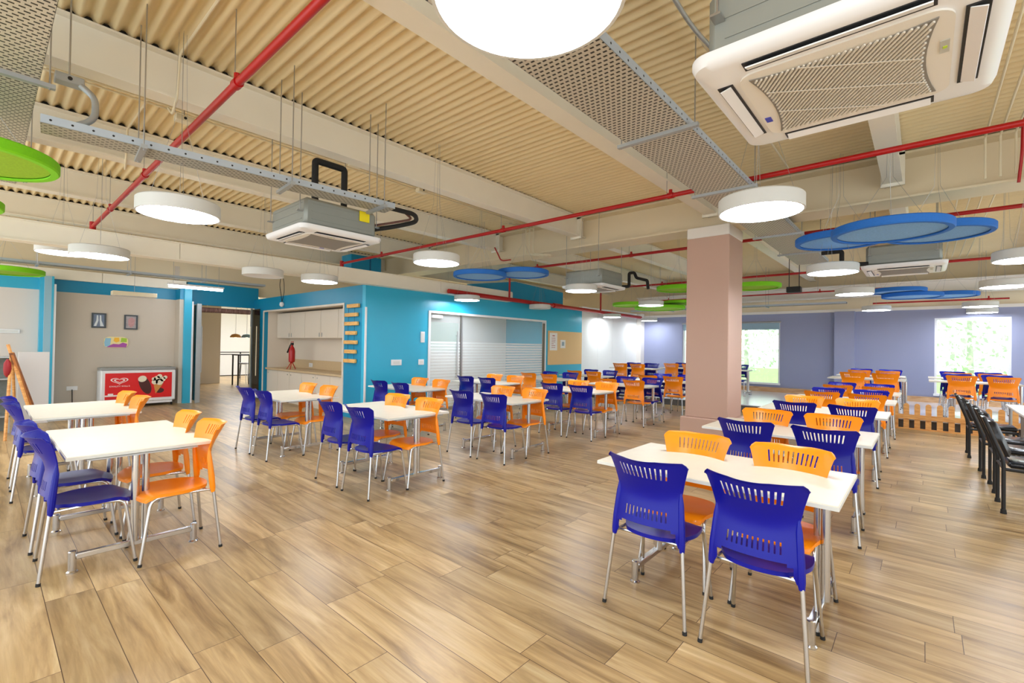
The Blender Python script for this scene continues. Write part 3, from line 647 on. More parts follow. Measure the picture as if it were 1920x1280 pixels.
def seat_mb():
    P = []; N = 14
    for i in range(N+1):
        row = []
        for j in range(N+1):
            a, b_ = -1+2*i/N, -1+2*j/N
            # squircle mapping
            x_ = a*math.sqrt(1-b_*b_*.30); y_ = b_*math.sqrt(1-a*a*.30)
            q = max(abs(a), abs(b_)); z = .455-.010*(1-q*q)
            if a > .55: z -= .030*((a-.55)/.45)**2
            row.append((.02+x_*.215, y_*(.212 if a > 0 else .212-.05*a*a), z))
        P.append(row)
    return MB().grid(P, lambda i, j: (0, 0, -.012 if 0 < i < N and 0 < j < N else -.022))
SEAT, BACK = seat_mb(), backrest_mb()
def make_chair(color, m_):
    t = thing('cafeteria_chair', 'x', 'chair')
    obj('seat', SEAT, m_, t, 60); obj('backrest', BACK, m_, t, 30)
    R_ = .0105
    for sg in (-1, 1):
        lgf = obj('leg', MB().tube(bend([(.235, sg*.222, .008), (.175, sg*.192, .425), (.02, sg*.180, .432)], .05, 5), R_, 10), M_CHROME, t)
        obj('foot_cap', MB().tube([(.2358, sg*.2224, 0), (.2335, sg*.2212, .018)], .0125, 10), M_RUBBER, lgf)
        lgr = obj('leg', MB().tube([(-.235, sg*.240, .008), (-.190, sg*.204, .43)], R_, 10), M_CHROME, t)
        obj('foot_cap', MB().tube([(-.2358, sg*.2406, 0), (-.234, sg*.2392, .018)], .0125, 10), M_RUBBER, lgr)
    fb = MB()
    for sg in (-1, 1): fb.tube([(.06, sg*.180, .432), (-.186, sg*.196, .425)], .009, 8)
    fb.tube([(.12, -.18, .425), (.12, .18, .425)], .009, 8).tube([(-.15, -.19, .425), (-.15, .19, .425)], .009, 8)
    obj('seat_frame', fb, M_CHROME, t)
    return t
chB, chO = make_chair('blue', M_BLUE), make_chair('orange', M_ORANGE)
def chair(col, x, y, far, label, z=0):
    place(chB if col == 'b' else chO, (x, y, z), (PI if far else 0)+random.uniform(-.03, .03), label, None)
COLN = {'b': 'blue', 'o': 'orange'}
def table_set(x0, y0, proto, tlabel, place_txt, near, far, z=0, nx=-.045, fx=.435, ny=(.12, .72), fy=(.13, .74), tgroup=None):
    """near / far: strings of two colour letters (low y first), '-' for none"""
    place(proto, (x0, y0, z), 0, tlabel, tgroup)
    for s_, offx, offy, isfar in ((near, nx, ny, False), (far, fx, fy, True)):
        for i, c_ in enumerate(s_):
            if c_ == '-': continue
            side = 'far' if isfar else 'near'
            lr = 'right' if i == 0 else 'left'
            chair(c_, x0+offx+random.uniform(-.01, .01), y0+offy[i]+random.uniform(-.01, .01), isfar,
                  '%s plastic chair, %s side %s, at %s' % (COLN[c_], side, lr, place_txt), z)
GT = 'cream topped dining tables'
YR = .305
for x0, nm, near, far in ((2.785, 'nearest', 'bb', 'oo'), (4.785, 'second', 'bb', 'oo'), (6.88, 'third', 'bb', 'oo'), (8.88, 'fourth', 'oo', 'bb'), (10.84, 'fifth', 'oo', 'bb')):
    table_set(x0, YR, tabR, 'cream topped dining table, %s in the row right of the column' % nm, '%s table right of column' % nm, near, far,
              nx=-.065, fx=.42, ny=(.30, .88), fy=(.33, .91), tgroup=GT)
YM, YN = 4.12, 6.36
table_set(.377, YM, tabM, 'cream topped dining table in the left foreground', 'left foreground table', 'bb', 'oo', nx=.12, fx=.60, ny=(.17, .80), fy=(.01, .67), tgroup=GT)
table_set(.345, YN, tabM, 'cream topped dining table behind the left foreground one, before the freezer', 'left table before the freezer', 'bb', 'oo', nx=.12, fx=.60, ny=(.15, .78), fy=(.12, .78), tgroup=GT)
for x0, nm, near, far in ((2.775, 'first', 'bb', 'oo'), (4.70, 'second', 'bb', 'oo'), (6.81, 'third', 'bb', 'oo'), (8.70, 'fourth', 'oo', 'bb'), (10.6, 'fifth', 'oo', 'bb')):
    table_set(x0, YM, tabM, 'cream topped dining table, %s of the front row left of the column' % nm, '%s table of front left row' % nm, near, far, tgroup=GT)
for x0, nm, near, far in ((2.63, 'first', 'bb', 'oo'), (4.76, 'second', 'bb', 'oo'), (6.80, 'third', 'bb', 'oo'), (8.85, 'fourth', 'oo', 'bb'), (10.8, 'fifth', 'oo', 'bb')):
    table_set(x0, YN, tabM, 'cream topped dining table, %s of the back row by the turquoise wall' % nm, '%s table of back row by turquoise wall' % nm, near, far, nx=.03, fx=.51, tgroup=GT)
# on the stage
ZS = .18
for x0, y0, nm, near, far in ((12.72, 5.85, 'left stage table', 'oo', 'bb'), (14.30, 4.95, 'middle left stage table', 'oo', 'bb'), (14.55, 3.85, 'stage table by the window near the column', '-o', 'bb'),
                              (12.75, .28, 'front stage table behind the long right row', 'oo', '--'), (14.55, .32, 'back stage table behind the long right row', 'oo', 'bb'),
                              (13.20, -1.45, 'front stage table at the right window', 'oo', 'bb'), (15.0, -1.45, 'back stage table at the right window', 'oo', 'bb')):
    table_set(x0, y0, tabM, 'cream topped dining table, '+nm, nm, near, far, z=ZS, nx=-.05, fx=.50, ny=(.30, .86), fy=(.30, .90), tgroup=GT)

# black visitor chairs and their white tables at the right edge
def make_visitor():
    t = thing('visitor_chair', 'x', 'chair')
    q = .016
    obj('seat', MB().box((-.22, -.22, .43), (.24, .22, .49), 0, .022), M_LEATHER, t, 60)
    P = []
    for i in range(9):
        z = .53+.36*i/8; row = []
        for j in range(9):
            s = -1+j/4; row.append((-.235-(z-.53)*.36-.03*(1-s*s), s*(.225-.012*abs(i-4)), z-(.03*s*s if i == 8 else 0)))
        P.append(row)
    obj('backrest', MB().grid(P, lambda i, j: (.075 if 0 < i < 8 and 0 < j < 8 else .03, 0, 0)), M_LEATHER, t, 60)
    for sg in (-1, 1):
        a = obj('leg', MB().tube(bend([(-.25, sg*.235, .012), (-.25, sg*.235, .50), (-.385, sg*.235, .90)], .06), q, 10), M_BLACK, t)
        obj('foot_cap', MB().lathe([(.024, 0), (.02, .04)], (-.25, sg*.235, 0), 10), M_RUBBER, a)
        a = obj('leg', MB().tube(bend([(.24, sg*.235, .012), (.24, sg*.235, .41), (-.24, sg*.235, .42)], .05), q, 10), M_BLACK, t)
        obj('foot_cap', MB().lathe([(.024, 0), (.02, .04)], (.24, sg*.235, 0), 10), M_RUBBER, a)
    obj('seat_frame', MB().tube([(-.25, -.235, .42), (-.25, .235, .42)], .012, 8).tube([(.24, -.235, .40), (.24, .235, .40)], .012, 8).tube([(-.25, -.235, .42), (.24, -.235, .42)], .012, 8).tube([(-.25, .235, .42), (.24, .235, .42)], .012, 8), M_BLACK, t)
    return t
vis = make_visitor()
for xx, yy, nm in ((6.68, -.83, 'nearest'), (7.55, -.84, 'second nearest'), (8.32, -.81, 'third nearest'), (9.74, -.76, 'farthest')):
    place(vis, (xx, yy, 0), -PI/2, 'black leatherette visitor chair with black frame at the right edge, %s' % nm, None)
wt0 = thing('white_table', 'x', 'table')
obj('tabletop', MB().box((0, -.62, .72), (1.28, 0, .75), 0, .004), mat('white_laminate', (236, 234, 230), .35), wt0, 0)
for a in (.05, 1.23):
    for b_ in (-.05, -.57): obj('leg', MB().tube([(a, b_, 0), (a, b_, .72)], .02, 10), M_STEEL, wt0)
place(wt0, (7.80, -.95, 0), 0, 'white table at the right edge beyond the black chairs, nearer one', 'white tables by the black chairs')
place(wt0, (9.10, -.95, 0), 0, 'white table at the right edge beyond the black chairs, farther one', 'white tables by the black chairs')

# picket fence in front of the stage
fn = thing('picket_fence', 'low pine picket fence along the front of the stage', 'fence', (12.2, 0, 0))
i = 0; y = .245
for k_ in range(-14, 3):
    yc = .245+k_*.1645
    pk = [(yc-.043, .0), (yc+.043, .0), (yc+.043, .47)]+[(yc+.043*math.cos(a), .47+.043*math.sin(a)) for a in [PI*q/6 for q in range(1, 6)]]+[(yc-.043, .47)]
    obj('picket', MB().prism(pk, -.012, .012, 'x'), M_PINE, fn, 0)
obj('rail', MB().box((-.03, -2.15, .205), (-.013, .66, .295)), M_PINE, fn, 0)
obj('rail', MB().box((-.03, -2.15, .0), (-.013, .66, .03)), M_PINE, fn, 0)

# ================================================================ DRUM PENDANT LIGHTS
def make_lamp(Z0, lit=True, D=.58):
    t = thing('drum_pendant_light', 'x', 'lamp')
    R_ = D/2
    obj('housing', MB().lathe([(R_-.012, .004), (R_-.012, 0), (R_, 0), (R_, .10), (R_-.01, .11), (.02, .11)], n=48, caps=False), M_DRUM, t, 40)
    obj('diffuser', MB().lathe([(.002, .004), (R_-.013, .004), (R_-.013, .02), (.002, .02)], n=48, caps=False), M_GLOW if lit else M_WHITEP, t)
    for a in range(3):
        q = 2*PI*a/3+.4; obj('wire', MB().tube([(R_*.8*math.cos(q), R_*.8*math.sin(q), .11), (.05*math.cos(q), .05*math.sin(q), .75), (.03*math.cos(q), .03*math.sin(q), DZ-Z0)], .0013, 5), M_STEEL, t)
    obj('supply_cord', MB().tube([(0, 0, .11), (.01, .02, .6), (0, 0, DZ-Z0)], .0018, 5), M_STEEL, t)
    return t
ZL = 2.54
lit = make_lamp(ZL, True); unlit = make_lamp(ZL, False)
LL = [(1.06, .89, 'directly overhead at the top of the view', 1), (1.06, 4.59, 'above the left foreground table', 1), (3.84, .92, 'in front of the column head', 1),
      (3.78, 4.61, 'above the first table left of the column', 1), (.96, 7.65, 'above the left table before the freezer', 1),
      (3.75, 7.62, 'before the kitchen niche', 1), (2.89, 7.72, 'under the cream bulkhead', 0), (7.28, 7.78, 'before the glass door', 1), (9.94, 7.76, 'before the right of the glass partition', 0),
      (7.24, 4.70, 'under the air conditioner left of the column', 1), (10.57, 4.89, 'among the green discs left of the column', 1), (13.9, 7.8, 'before the white panels', 1), (16.3, 7.6, 'in the far corner by the slate wall', 1),
      (7.37, .90, 'below the blue discs', 1), (10.32, .93, 'second behind the blue discs', 1), (14.54, .87, 'before the slate wall right of the column', 1),
      (7.52, -.86, 'at the right edge, nearest there', 1), (10.34, -.94, 'at the right edge, second there', 1), (14.4, -.93, 'before the right window, upper one', 1), (16.5, -1.1, 'before the right window, lower one', 1)]
for x_, y_, lb, on in LL:
    place(lit if on else unlit, (x_, y_, ZL), 0, '%s round white drum pendant light %s' % ('glowing' if on else 'unlit', lb), None)
for x_, y_, lb in ((8.6, 10.0, 'round white drum light added to brighten the glazed meeting room, left one'), (10.9, 10.2, 'round white drum light added to brighten the glazed meeting room, right one')):
    place(lit, (x_, y_, 2.54), 0, lb, None)  # lamps added to lighten the dark meeting room
l2 = make_lamp(2.75, True); l2.location = (.76, 9.35, 2.75); l2['label'] = 'glowing round white drum pendant light half hidden behind another at the left'
# tube light and box light near the freezer wall
tl = thing('tube_light', 'long glowing tube light hanging before the entrance header', 'lamp', (3.28, 12.6, 2.74))
obj('batten', MB().box((-.55, -.05, .03), (.55, .05, .07)), M_WHITEP, tl, 0); obj('tube', MB().tube([(-.53, 0, .0), (.53, 0, .0)], .026, 12), M_GLOW, tl)
for q in (-.45, .45): obj('wire', MB().tube([(q, 0, .07), (q, 0, 1.3)], .004, 5), M_STEEL, tl)
bx = thing('box_light', 'unlit cream box light hanging before the freezer wall', 'lamp', (2.2, 12.9, 2.47))
obj('housing', MB().box((-.38, -.12, 0), (.38, .12, .09), 0, .006), M_PVC, bx); obj('cover', MB().box((-.36, -.10, -.006), (.36, .10, -.001)), M_WHITEP, bx, 0)
obj('wire', MB().tube([(0, 0, .09), (0, 0, 1.55)], .004, 5), M_STEEL, bx)

# ================================================================ AIR CONDITIONER CASSETTES
GA = 32
def make_ac():
    """ceiling cassette, origin at the centre of its lower face; visible face down"""
    t = thing('air_conditioner', 'x', 'air conditioner')
    h = .47
    # panel as a ring of raised boards around slots
    def rr_(hw, hr, n=6):
        out = []
        for cx, cy, a0 in ((hw-hr, hw-hr, 0), (-hw+hr, hw-hr, PI/2), (-hw+hr, -hw+hr, PI), (hw-hr, -hw+hr, 3*PI/2)):
            for k in range(n+1): a = a0+PI/2*k/n; out.append((cx+hr*math.cos(a), cy+hr*math.sin(a)))
        return out
    P = [rr_(h-.05, .05), rr_(h-.012, .07), rr_(h, .08), rr_(h, .08)]; zz = [-.0, .010, .035, .055]; vs = []; fs = []
    n = len(P[0])
    for p, z in zip(P, zz): vs += [(a, b_, z) for a, b_ in p]
    for i in range(3):
        for k in range(n): fs.append((i*n+k, i*n+(k+1) % n, (i+1)*n+(k+1) % n, (i+1)*n+k))
    fs += [tuple(range(n-1, -1, -1)), tuple(range(3*n, 4*n))]
    pn_ = obj('fascia', MB().add(vs, fs), M_WHITEP, t, 50)
    # intake grille, with pinched sides
    def pinch(hw, q, z0, z1, mi, mb):
        pl = []
        for sx, sy in ((1, 0), (0, 1), (-1, 0), (0, -1)):
            for k in range(9):
                s = -1+2*k/9; e = hw-q*(1-s*s)
                if sx: pl.append((sx*e, sx*s*hw) if True else 0)
                else: pl.append((-sy*s*hw, sy*e))
        return mb.prism(pl, z0, z1, 'z', mi)
    gf = obj('intake_frame', MB().prism(rr_(.325, .07), -.008, -.0005), mat('warm_white_plastic', (236, 232, 224), .45), t, 0)
    ib = pinch(.285, .032, -.012, -.0085, 0, MB())
    gb_ = obj('intake_grille', ib, M_GRILL, gf, 0)
    sl_ = MB(); ca, sa = math.cos(math.radians(GA)), math.sin(math.radians(GA))
    def inside(x_, y_): return abs(y_) < .276-.032*(1-(x_/.285)**2) and abs(x_) < .276
    def strip(off, ux, uy, wd, z0, z1):
        vx, vy = -uy, ux; run = [q*.006 for q in range(-70, 71) if inside(off*vx+q*.006*ux, off*vy+q*.006*uy)]
        if len(run) < 2: return
        a_, b_ = run[0], run[-1]; sl_.add([(off*vx+t_*ux+w*vx, off*vy+t_*uy+w*vy, z) for z in (z0, z1) for t_, w in ((a_, -wd), (b_, -wd), (b_, wd), (a_, wd))],
              [(0, 3, 2, 1), (4, 5, 6, 7), (0, 1, 5, 4), (1, 2, 6, 5), (2, 3, 7, 6), (3, 0, 4, 7)])
    for k in range(50): strip(-.38+k*.0155, ca, sa, .0034, -.0185, -.0122)
    for off in (-.17, 0, .17): strip(off, -sa, ca, .0035, -.020, -.0186)
    obj('louvre', sl_, mat('louvre_cream', (222, 216, 204), .5), gb_, 0)
    # four air slots with flaps
    for k in range(4):
        a = k*PI/2; R3 = Matrix.Rotation(a, 4, 'Z')
        sb = MB().box((.348, -.28, -.004), (.408, .28, .0)); sb.v = [tuple(R3 @ Vector(v)) for v in sb.v]
        so_ = obj('air_slot', sb, M_BLACK, t, 0)
        fb_ = MB().add([(.358, -.27, -.006), (.398, -.27, -.018), (.398, .27, -.018), (.358, .27, -.006), (.358, -.27, -.003), (.400, -.27, -.014), (.400, .27, -.014), (.358, .27, -.003)],
                       [(0, 3, 2, 1), (4, 5, 6, 7), (0, 1, 5, 4), (1, 2, 6, 5), (2, 3, 7, 6), (3, 0, 4, 7)]); fb_.v = [tuple(R3 @ Vector(v)) for v in fb_.v]
        obj('flap', fb_, M_WHITEP, so_, 0)
    obj('status_window', MB().box((-.12, -.316, -.011), (-.03, -.290, -.0085)).box((-.08, -.310, -.013), (-.065, -.298, -.0111), 1), [mat('display_grey', (196, 196, 188), .4), mat('led_green', (190, 220, 60), .4)], t, 0)
    obj('sticker', MB().box((.10, .290, -.011), (.15, .315, -.0085)), mat('sticker_blue', (64, 70, 190), .5), t, 0)
    cs = MB().box((-.41, -.41, .056), (.41, .41, .34), 0, .03)
    for k in range(4):
        a = k*PI/2; R3 = Matrix.Rotation(a, 4, 'Z')
        for q in (.12, .20, .28):
            e = MB().box((.41, -.34, q), (.414, .34, q+.008)); cs.add([tuple(R3 @ Vector(v)) for v in e.v], e.f)
    obj('casing', cs, M_GALVD, t)
    for sx in (-1, 1):
        for sy in (-1, 1): obj('hanger_rod', MB().tube([(sx*.44, sy*.36, .2), (sx*.44, sy*.36, DZ-2.66)], .005, 6).box((sx*.44-.03, sy*.36-.02, .19), (sx*.44+.03, sy*.36+.02, .2)), M_STEEL, t)
    return t
ac = make_ac(); ZA = 2.66
for x_, y_, z_, lb in ((2.32, .25, 2.61, 'large white ceiling cassette air conditioner in the upper right foreground'), (2.55, 5.10, 2.66, 'ceiling cassette air conditioner left of centre with a black bent pipe'),
                   (8.0, 4.9, ZA, 'ceiling cassette air conditioner left of the column'), (8.85, .22, 2.70, 'ceiling cassette air conditioner behind the blue discs')):
    place(ac, (x_, y_, z_), 0, lb, None)
def pipe_thing(name, label, cat, pts, rad, m_, rr_=.05, n=10):
    return tag(obj(name, MB().tube(bend(pts, rr_), rad, n), m_), label, cat)
pipe_thing('condensate_pipe', 'black foam wrapped pipe bent in an upturned U above the left air conditioner', 'pipe', [(2.36, 4.90, 2.98), (2.36, 4.95, 3.10), (2.36, 4.95, 3.49), (2.70, 4.95, 3.49), (2.70, 4.95, 2.99)], .035, M_BLACKFOAM, .03)
pipe_thing('condensate_pipe', 'black foam wrapped pipe with a kink beside the air conditioner left of the column', 'pipe', [(8.42, 4.62, 2.74), (8.62, 4.46, 2.76), (8.62, 4.46, 3.03), (8.62, 4.35, 3.03), (8.62, 4.30, 2.92), (8.62, 4.07, 2.85), (8.62, 4.05, 2.68)], .03, M_BLACKFOAM, .03)
pipe_thing('condensate_pipe', 'black foam wrapped pipe behind the blue discs left of their air conditioner', 'pipe', [(8.4, .6, 2.78), (8.3, .9, 2.78), (8.3, .9, 2.98), (8.3, 1.15, 2.98)], .03, M_BLACKFOAM, .03)
rp = thing('refrigerant_pipes', 'bundle of black and copper refrigerant pipes hooking back to the left air conditioner', 'pipe', (0, 0, 0))
obj('black_pipe', MB().tube(bend([(2.97, 4.85, 2.84), (3.20, 4.70, 2.90), (3.42, 4.55, 2.98), (3.30, 4.42, 3.02), (2.6, 4.45, 3.02)], .12, 8), .026, 10), M_BLACKFOAM, rp)
obj('copper_pipe', MB().tube(bend([(2.97, 4.80, 2.88), (3.15, 4.66, 2.93), (3.34, 4.53, 2.99), (3.2, 4.47, 3.02)], .1, 8), .014, 8), mat('brown_lagging', (96, 62, 54), .6), rp)
tag(obj('warning_label', MB().box((2.74, 4.672, 2.87), (2.86, 4.682, 2.98)), mat('label_yellow', (246, 226, 20), .5), None, 0), 'yellow square label stuck on the left air conditioner casing', 'label')
jb = pipe_thing('drain_hose', 'white and black drain hose stub at the top of the foreground air conditioner', 'pipe', [(1.95, .38, 2.93), (1.90, .52, 2.98), (1.82, .60, 3.1)], .028, M_WHITEP, .04)
obj('foam_sleeve', MB().tube([(1.925, .45, 2.955), (1.90, .52, 2.985)], .036, 10), M_BLACKFOAM, jb)

# ================================================================ ACOUSTIC DISCS
def disc(x_, y_, z_, D, pal, label, grp):
    t = thing('acoustic_disc', label, 'ceiling panel', (x_, y_, z_), 0, grp); R_ = D/2; mr, mf = (M_BLUEP, M_BLUEF) if pal == 'b' else (M_GREENP, M_GREENF)
    obj('rim', MB().lathe([(R_-.055, .012), (R_-.055, 0), (R_-.01, 0), (R_, .012), (R_, .075), (R_-.01, .085), (R_-.055, .085), (R_-.055, .05)], n=56, caps=False), mr, t, 35)
    obj('face', MB().lathe([(.002, .018), (R_-.056, .018), (R_-.056, .05), (.002, .05)], n=56, caps=False), mf, t)
    for a in range(3):
        q = 2*PI*a/3+x_; obj('wire', MB().tube([(R_*.7*math.cos(q), R_*.7*math.sin(q), .05), (.03*math.cos(q), .03*math.sin(q), .6), (.02*math.cos(q), .02*math.sin(q), DZ-z_)], .0018, 5), M_STEEL, t)
for a in ((6.27, .27, 2.75, 1.02, 'b', 'large blue speckled acoustic disc, frontmost of three right of the column', 'blue acoustic discs'),
          (7.25, .80, 2.90, 1.0, 'b', 'blue acoustic disc behind the large one, at its left', 'blue acoustic discs'),
          (7.45, -.12, 2.90, 1.0, 'b', 'blue acoustic disc behind the large one, at its right', 'blue acoustic discs'),
          (6.18, 6.26, 2.80, 1.0, 'b', 'blue acoustic disc before the turquoise wall, left one', 'blue acoustic discs'),
          (6.95, 5.85, 2.90, 1.0, 'b', 'blue acoustic disc before the turquoise wall, right one', 'blue acoustic discs'),
          (6.75, 6.75, 2.93, .9, 'b', 'blue acoustic disc before the turquoise wall, rear one', 'blue acoustic discs'),
          (13.6, .43, 2.86, 1.0, 'b', 'distant blue acoustic disc before the slate wall, left one', 'blue acoustic discs'),
          (14.05, .20, 2.78, 1.1, 'b', 'distant blue acoustic disc before the slate wall, middle one', 'blue acoustic discs'),
          (14.9, -.42, 2.84, 1.1, 'b', 'distant blue acoustic disc before the slate wall, right one', 'blue acoustic discs'),
          (-.10, 5.20, 2.80, 1.0, 'g', 'large green speckled acoustic disc at the left edge', 'green acoustic discs'),
          (-.28, 7.1, 2.80, .85, 'g', 'green acoustic disc mostly cut off by the left edge, middle one', 'green acoustic discs'),
          (.28, 12.2, 2.67, 1.0, 'g', 'green acoustic disc at the left edge, lowest one before the pale wall', 'green acoustic discs'),
          (10.1, 4.05, 2.80, .9, 'g', 'green acoustic disc just left of the column', 'green acoustic discs'),
          (10.6, 2.62, 2.80, .95, 'g', 'green acoustic disc just right of the column', 'green acoustic discs'),
          (13.0, 6.65, 2.80, 1.1, 'g', 'distant green acoustic disc left of the column, left one', 'green acoustic discs'),
          (13.9, 6.15, 2.74, 1.5, 'g', 'distant green acoustic disc left of the column, lowest one', 'green acoustic discs'),
          (14.2, 5.6, 2.90, 1.1, 'g', 'distant green acoustic disc left of the column, right one', 'green acoustic discs')):
    disc(*a)

# ================================================================ RED SPRINKLER PIPES
def red_pipe(x_, y0, y1, z_, label, hang, rad=.029):
    t = thing('sprinkler_pipe', label, 'pipe', (x_, 0, z_), 0, 'red sprinkler pipes')
    obj('pipe', MB().tube([(0, y0, 0), (0, y1, 0)], rad, 12), M_RED, t)
    for y_ in hang:
        hb = obj('coupling', MB().tube([(0, y_-.035, 0), (0, y_+.035, 0)], rad*1.3, 12).tube([(0, y_, 0), (0, y_, .075)], rad*.8, 8), M_RED, t)
        obj('hanger', MB().tube([(0, y_+.05, rad), (0, y_+.05, DZ-z_)], .004, 6), M_STEEL, hb)
red_pipe(1.245, -2.5, 10.7, 3.46, 'red sprinkler pipe crossing the upper left foreground', (3.9, 6.9, 9.1))
red_pipe(5.76, -3.5, 10.55, 3.46, 'long red sprinkler pipe crossing the middle of the ceiling before the column head', (-1.5, 2.42, 5.3, 8.9))
red_pipe(8.97, -3.5, 8.5, 3.46, 'red sprinkler pipe passing behind the column, second from the front', (1.7, 4.6, 7.1))
red_pipe(13.5, -3.5, 8.0, 3.46, 'red sprinkler pipe passing behind the column, third from the front', (2.0, 5.9))
red_pipe(15.65, .5, 8.0, 3.2, 'red sprinkler pipe near the far slate wall, left part', (2.2, 6.6), .02)
red_pipe(16.25, -1.55, 1.05, 2.86, 'red sprinkler pipe near the far slate wall, right part', (-1.2,), .02)
st_ = thing('riser_pipe', 'short red riser joining the upper left sprinkler pipe at its end', 'pipe', (1.245, 10.74, 3.3)); obj('pipe', MB().tube([(0, 0, -.05), (0, 0, .24)], .045, 12), M_RED, st_); obj('hanger', MB().tube([(0, 0, .24), (0, 0, .75)], .005, 6), M_STEEL, st_)
st_ = thing('riser_pipe', 'short red riser at the left end of the middle sprinkler pipe', 'pipe', (5.76, 10.6, 3.3)); obj('pipe', MB().tube([(0, 0, -.05), (0, 0, .22)], .045, 12), M_RED, st_); obj('hanger', MB().tube([(0, 0, .22), (0, 0, .75)], .005, 6), M_STEEL, st_)
hd = thing('header_pipe', 'thick red header pipe sloping past the top of the turquoise wall', 'pipe', (0, 7.98, 2.70), 0)
obj('pipe', MB().tube([(6.9, 0, .03), (16.4, 0, -.02)], .052, 14), M_RED, hd); obj('coupling', MB().tube([(10.85, 0, .01), (11.25, 0, .01)], .072, 14), M_RED, hd)
for q in (8.97, 13.5): obj('branch', MB().tube([(q, .02, 0), (q, .02, .73)], .026, 10), M_RED, hd)
pipe_thing('flexible_hose', 'thin red hose curving down from the girder left of the column', 'pipe', [(7.5, 7.15, 3.7), (7.5, 7.05, 3.55), (7.5, 6.95, 3.38), (7.6, 6.75, 3.40)], .014, M_RED, .08)
pipe_thing('flexible_hose', 'thin red hose beside the conduits at the upper right edge', 'pipe', [(7.2, -.78, 4.0), (7.45, -.80, 3.7), (7.5, -.78, 3.4)], .014, M_RED, .1)

# ================================================================ CABLE TRAYS
def tray_x(name, label, p0, p1, wd, hgt, m_, rods, z_rod=DZ, rung=True):
    """tray from p0 to p1 (x,y,z of the underside centre line)"""
    p0, p1 = Vector(p0), Vector(p1); d_ = p1-p0; L_ = d_.length; a = math.atan2(d_.y, d_.x)
    t = thing(name, label, 'cable tray', p0, a); h = wd/2
    obj('base_sheet', MB().box((0, -h, 0), (L_, h, .003)), m_, t, 0)
    obj('side_rail', MB().box((0, h-.002, .0), (L_, h, hgt)).box((0, h-.012, hgt-.002), (L_, h, hgt)), M_RAIL, t, 0)
    sr = MB().box((0, -h, 0), (L_, -h+.002, hgt))
    if hgt > .055:
        for k in range(int(L_/.11)): sr.tube([(k*.11+.05, -h-.001, hgt*.5), (k*.11+.05, -h, hgt*.5)], .008, 6, 1)
    obj('side_rail', sr, [M_RAIL, M_DARKGAP], t, 0)
    for q in rods:
        hk = obj('support_channel', MB().box((q-.02, -h-.08, -.03), (q+.02, h+.08, -.001)), M_GALV, t, 0)
        for s in (-1, 1): obj('hanger_rod', MB().tube([(q, s*(h+.05), -.04), (q, s*(h+.05), z_rod-p0.z)], .005, 6), M_STEEL, hk)
    b = MB()
    for k in range(3):
        yy = (-.3+.3*k)*wd; b.tube([(q_, yy+random.uniform(-.02, .02), .015+.006*k) for q_ in [L_*i_/10 for i_ in range(11)]], .010, 6)
    obj('cables', b, M_BLACK, t)
    return t
M_PERF = perf_mat('perforated_tray', (204, 197, 182), 'Y', .042, .040, (.32, .19))
M_PERF2 = perf_mat('perforated_tray_small', (176, 172, 158), 'X', .050, .030, (.17, .22))
tray_x('cable_tray', 'broad perforated cable tray running beside the big beam toward the column', (1.2, 1.68, 3.3), (11.2, 1.70, 3.3), .54, .07, M_PERF, (2.5, 4.27, 6.9, 8.6))
tray_x('cable_tray', 'broad perforated cable tray down the left edge of the ceiling', (-.03, 2.0, 3.3), (-.03, 7.9, 3.3), .54, .07, M_PERF, (2.62, 4.45, 5.6))
tray_x('cable_tray', 'narrow perforated cable tray with bright side rail crossing to the left air conditioner', (.25, 4.62, 2.98), (2.95, 4.42, 2.98), .235, .06, M_PERF2, (.55, 1.62, 2.55))
tray_x('cable_tray', 'narrow dark cable tray along the cream bulkhead before the freezer wall', (-.5, 12.9, 2.96), (4.85, 12.9, 2.90), .22, .05, M_PERF2, (1.2, 2.6, 4.0))
tray_x('cable_tray', 'narrow cable tray along the top of the far slate wall', (15.9, 8.1, 2.86), (15.9, 1.6, 2.86), .25, .05, M_PERF2, (1.5, 4.5))
# junction boxes and conduits
def conduit(label, pts, n_=1, step=(0, .09, 0), rad=.011, rr_=.04):
    ords = {1: [''], 2: [', near one', ', far one'], 3: [', left one', ', middle one', ', right one'], 4: [', leftmost', ', second from left', ', third from left', ', rightmost']}[n_]
    for k in range(n_):
        o_ = tag(obj('conduit', MB().tube(bend([(p[0]+step[0]*k, p[1]+step[1]*k, p[2]+step[2]*k) for p in pts], rr_), rad, 8), M_PVC), label+ords[k], 'conduit', 'cream conduits')
conduit('thin cream conduit of a pair behind the second ceiling beam at left', [(.2, 5.95, 3.97), (7.4, 5.95, 3.97)], 2, (0, .08, 0))
conduit('cream conduit dropping down the girder face left of the column', [(7.0, 6.1, 3.99), (7.56, 6.1, 3.99), (7.56, 6.1, 3.46), (7.56, 5.8, 3.40), (7.7, 5.75, 3.40)], 3, (0, .10, 0))
conduit('cream conduit of three at the upper right ceiling', [(1.2, -.52, 3.97), (7.5, -.52, 3.97), (7.5, -.52, 3.5)], 3, (0, -.12, 0))
conduit('cream conduit of four behind the girder at the right', [(8.2, -.4, 3.97), (16.4, -.4, 3.97)], 4, (0, -.14, 0))
conduit('cream conduit beside a grey flexible pipe left of the foreground air conditioner', [(2.0, 1.33, 3.98), (7.4, 1.38, 3.98)], 1)
conduit('cream conduit looping over the ceiling beam next to the red pipe at the upper left', [(1.10, 2.9, 4.0), (1.10, 4.85, 4.0), (1.10, 4.93, 3.63), (1.14, 5.25, 3.62), (1.14, 5.4, 3.72)], 1)
conduit('cream conduit on the second bay under the deck beside the upper left red pipe', [(1.10, 5.5, 4.0), (1.10, 7.05, 4.0), (1.10, 7.1, 3.64), (1.14, 7.4, 3.62)], 1)
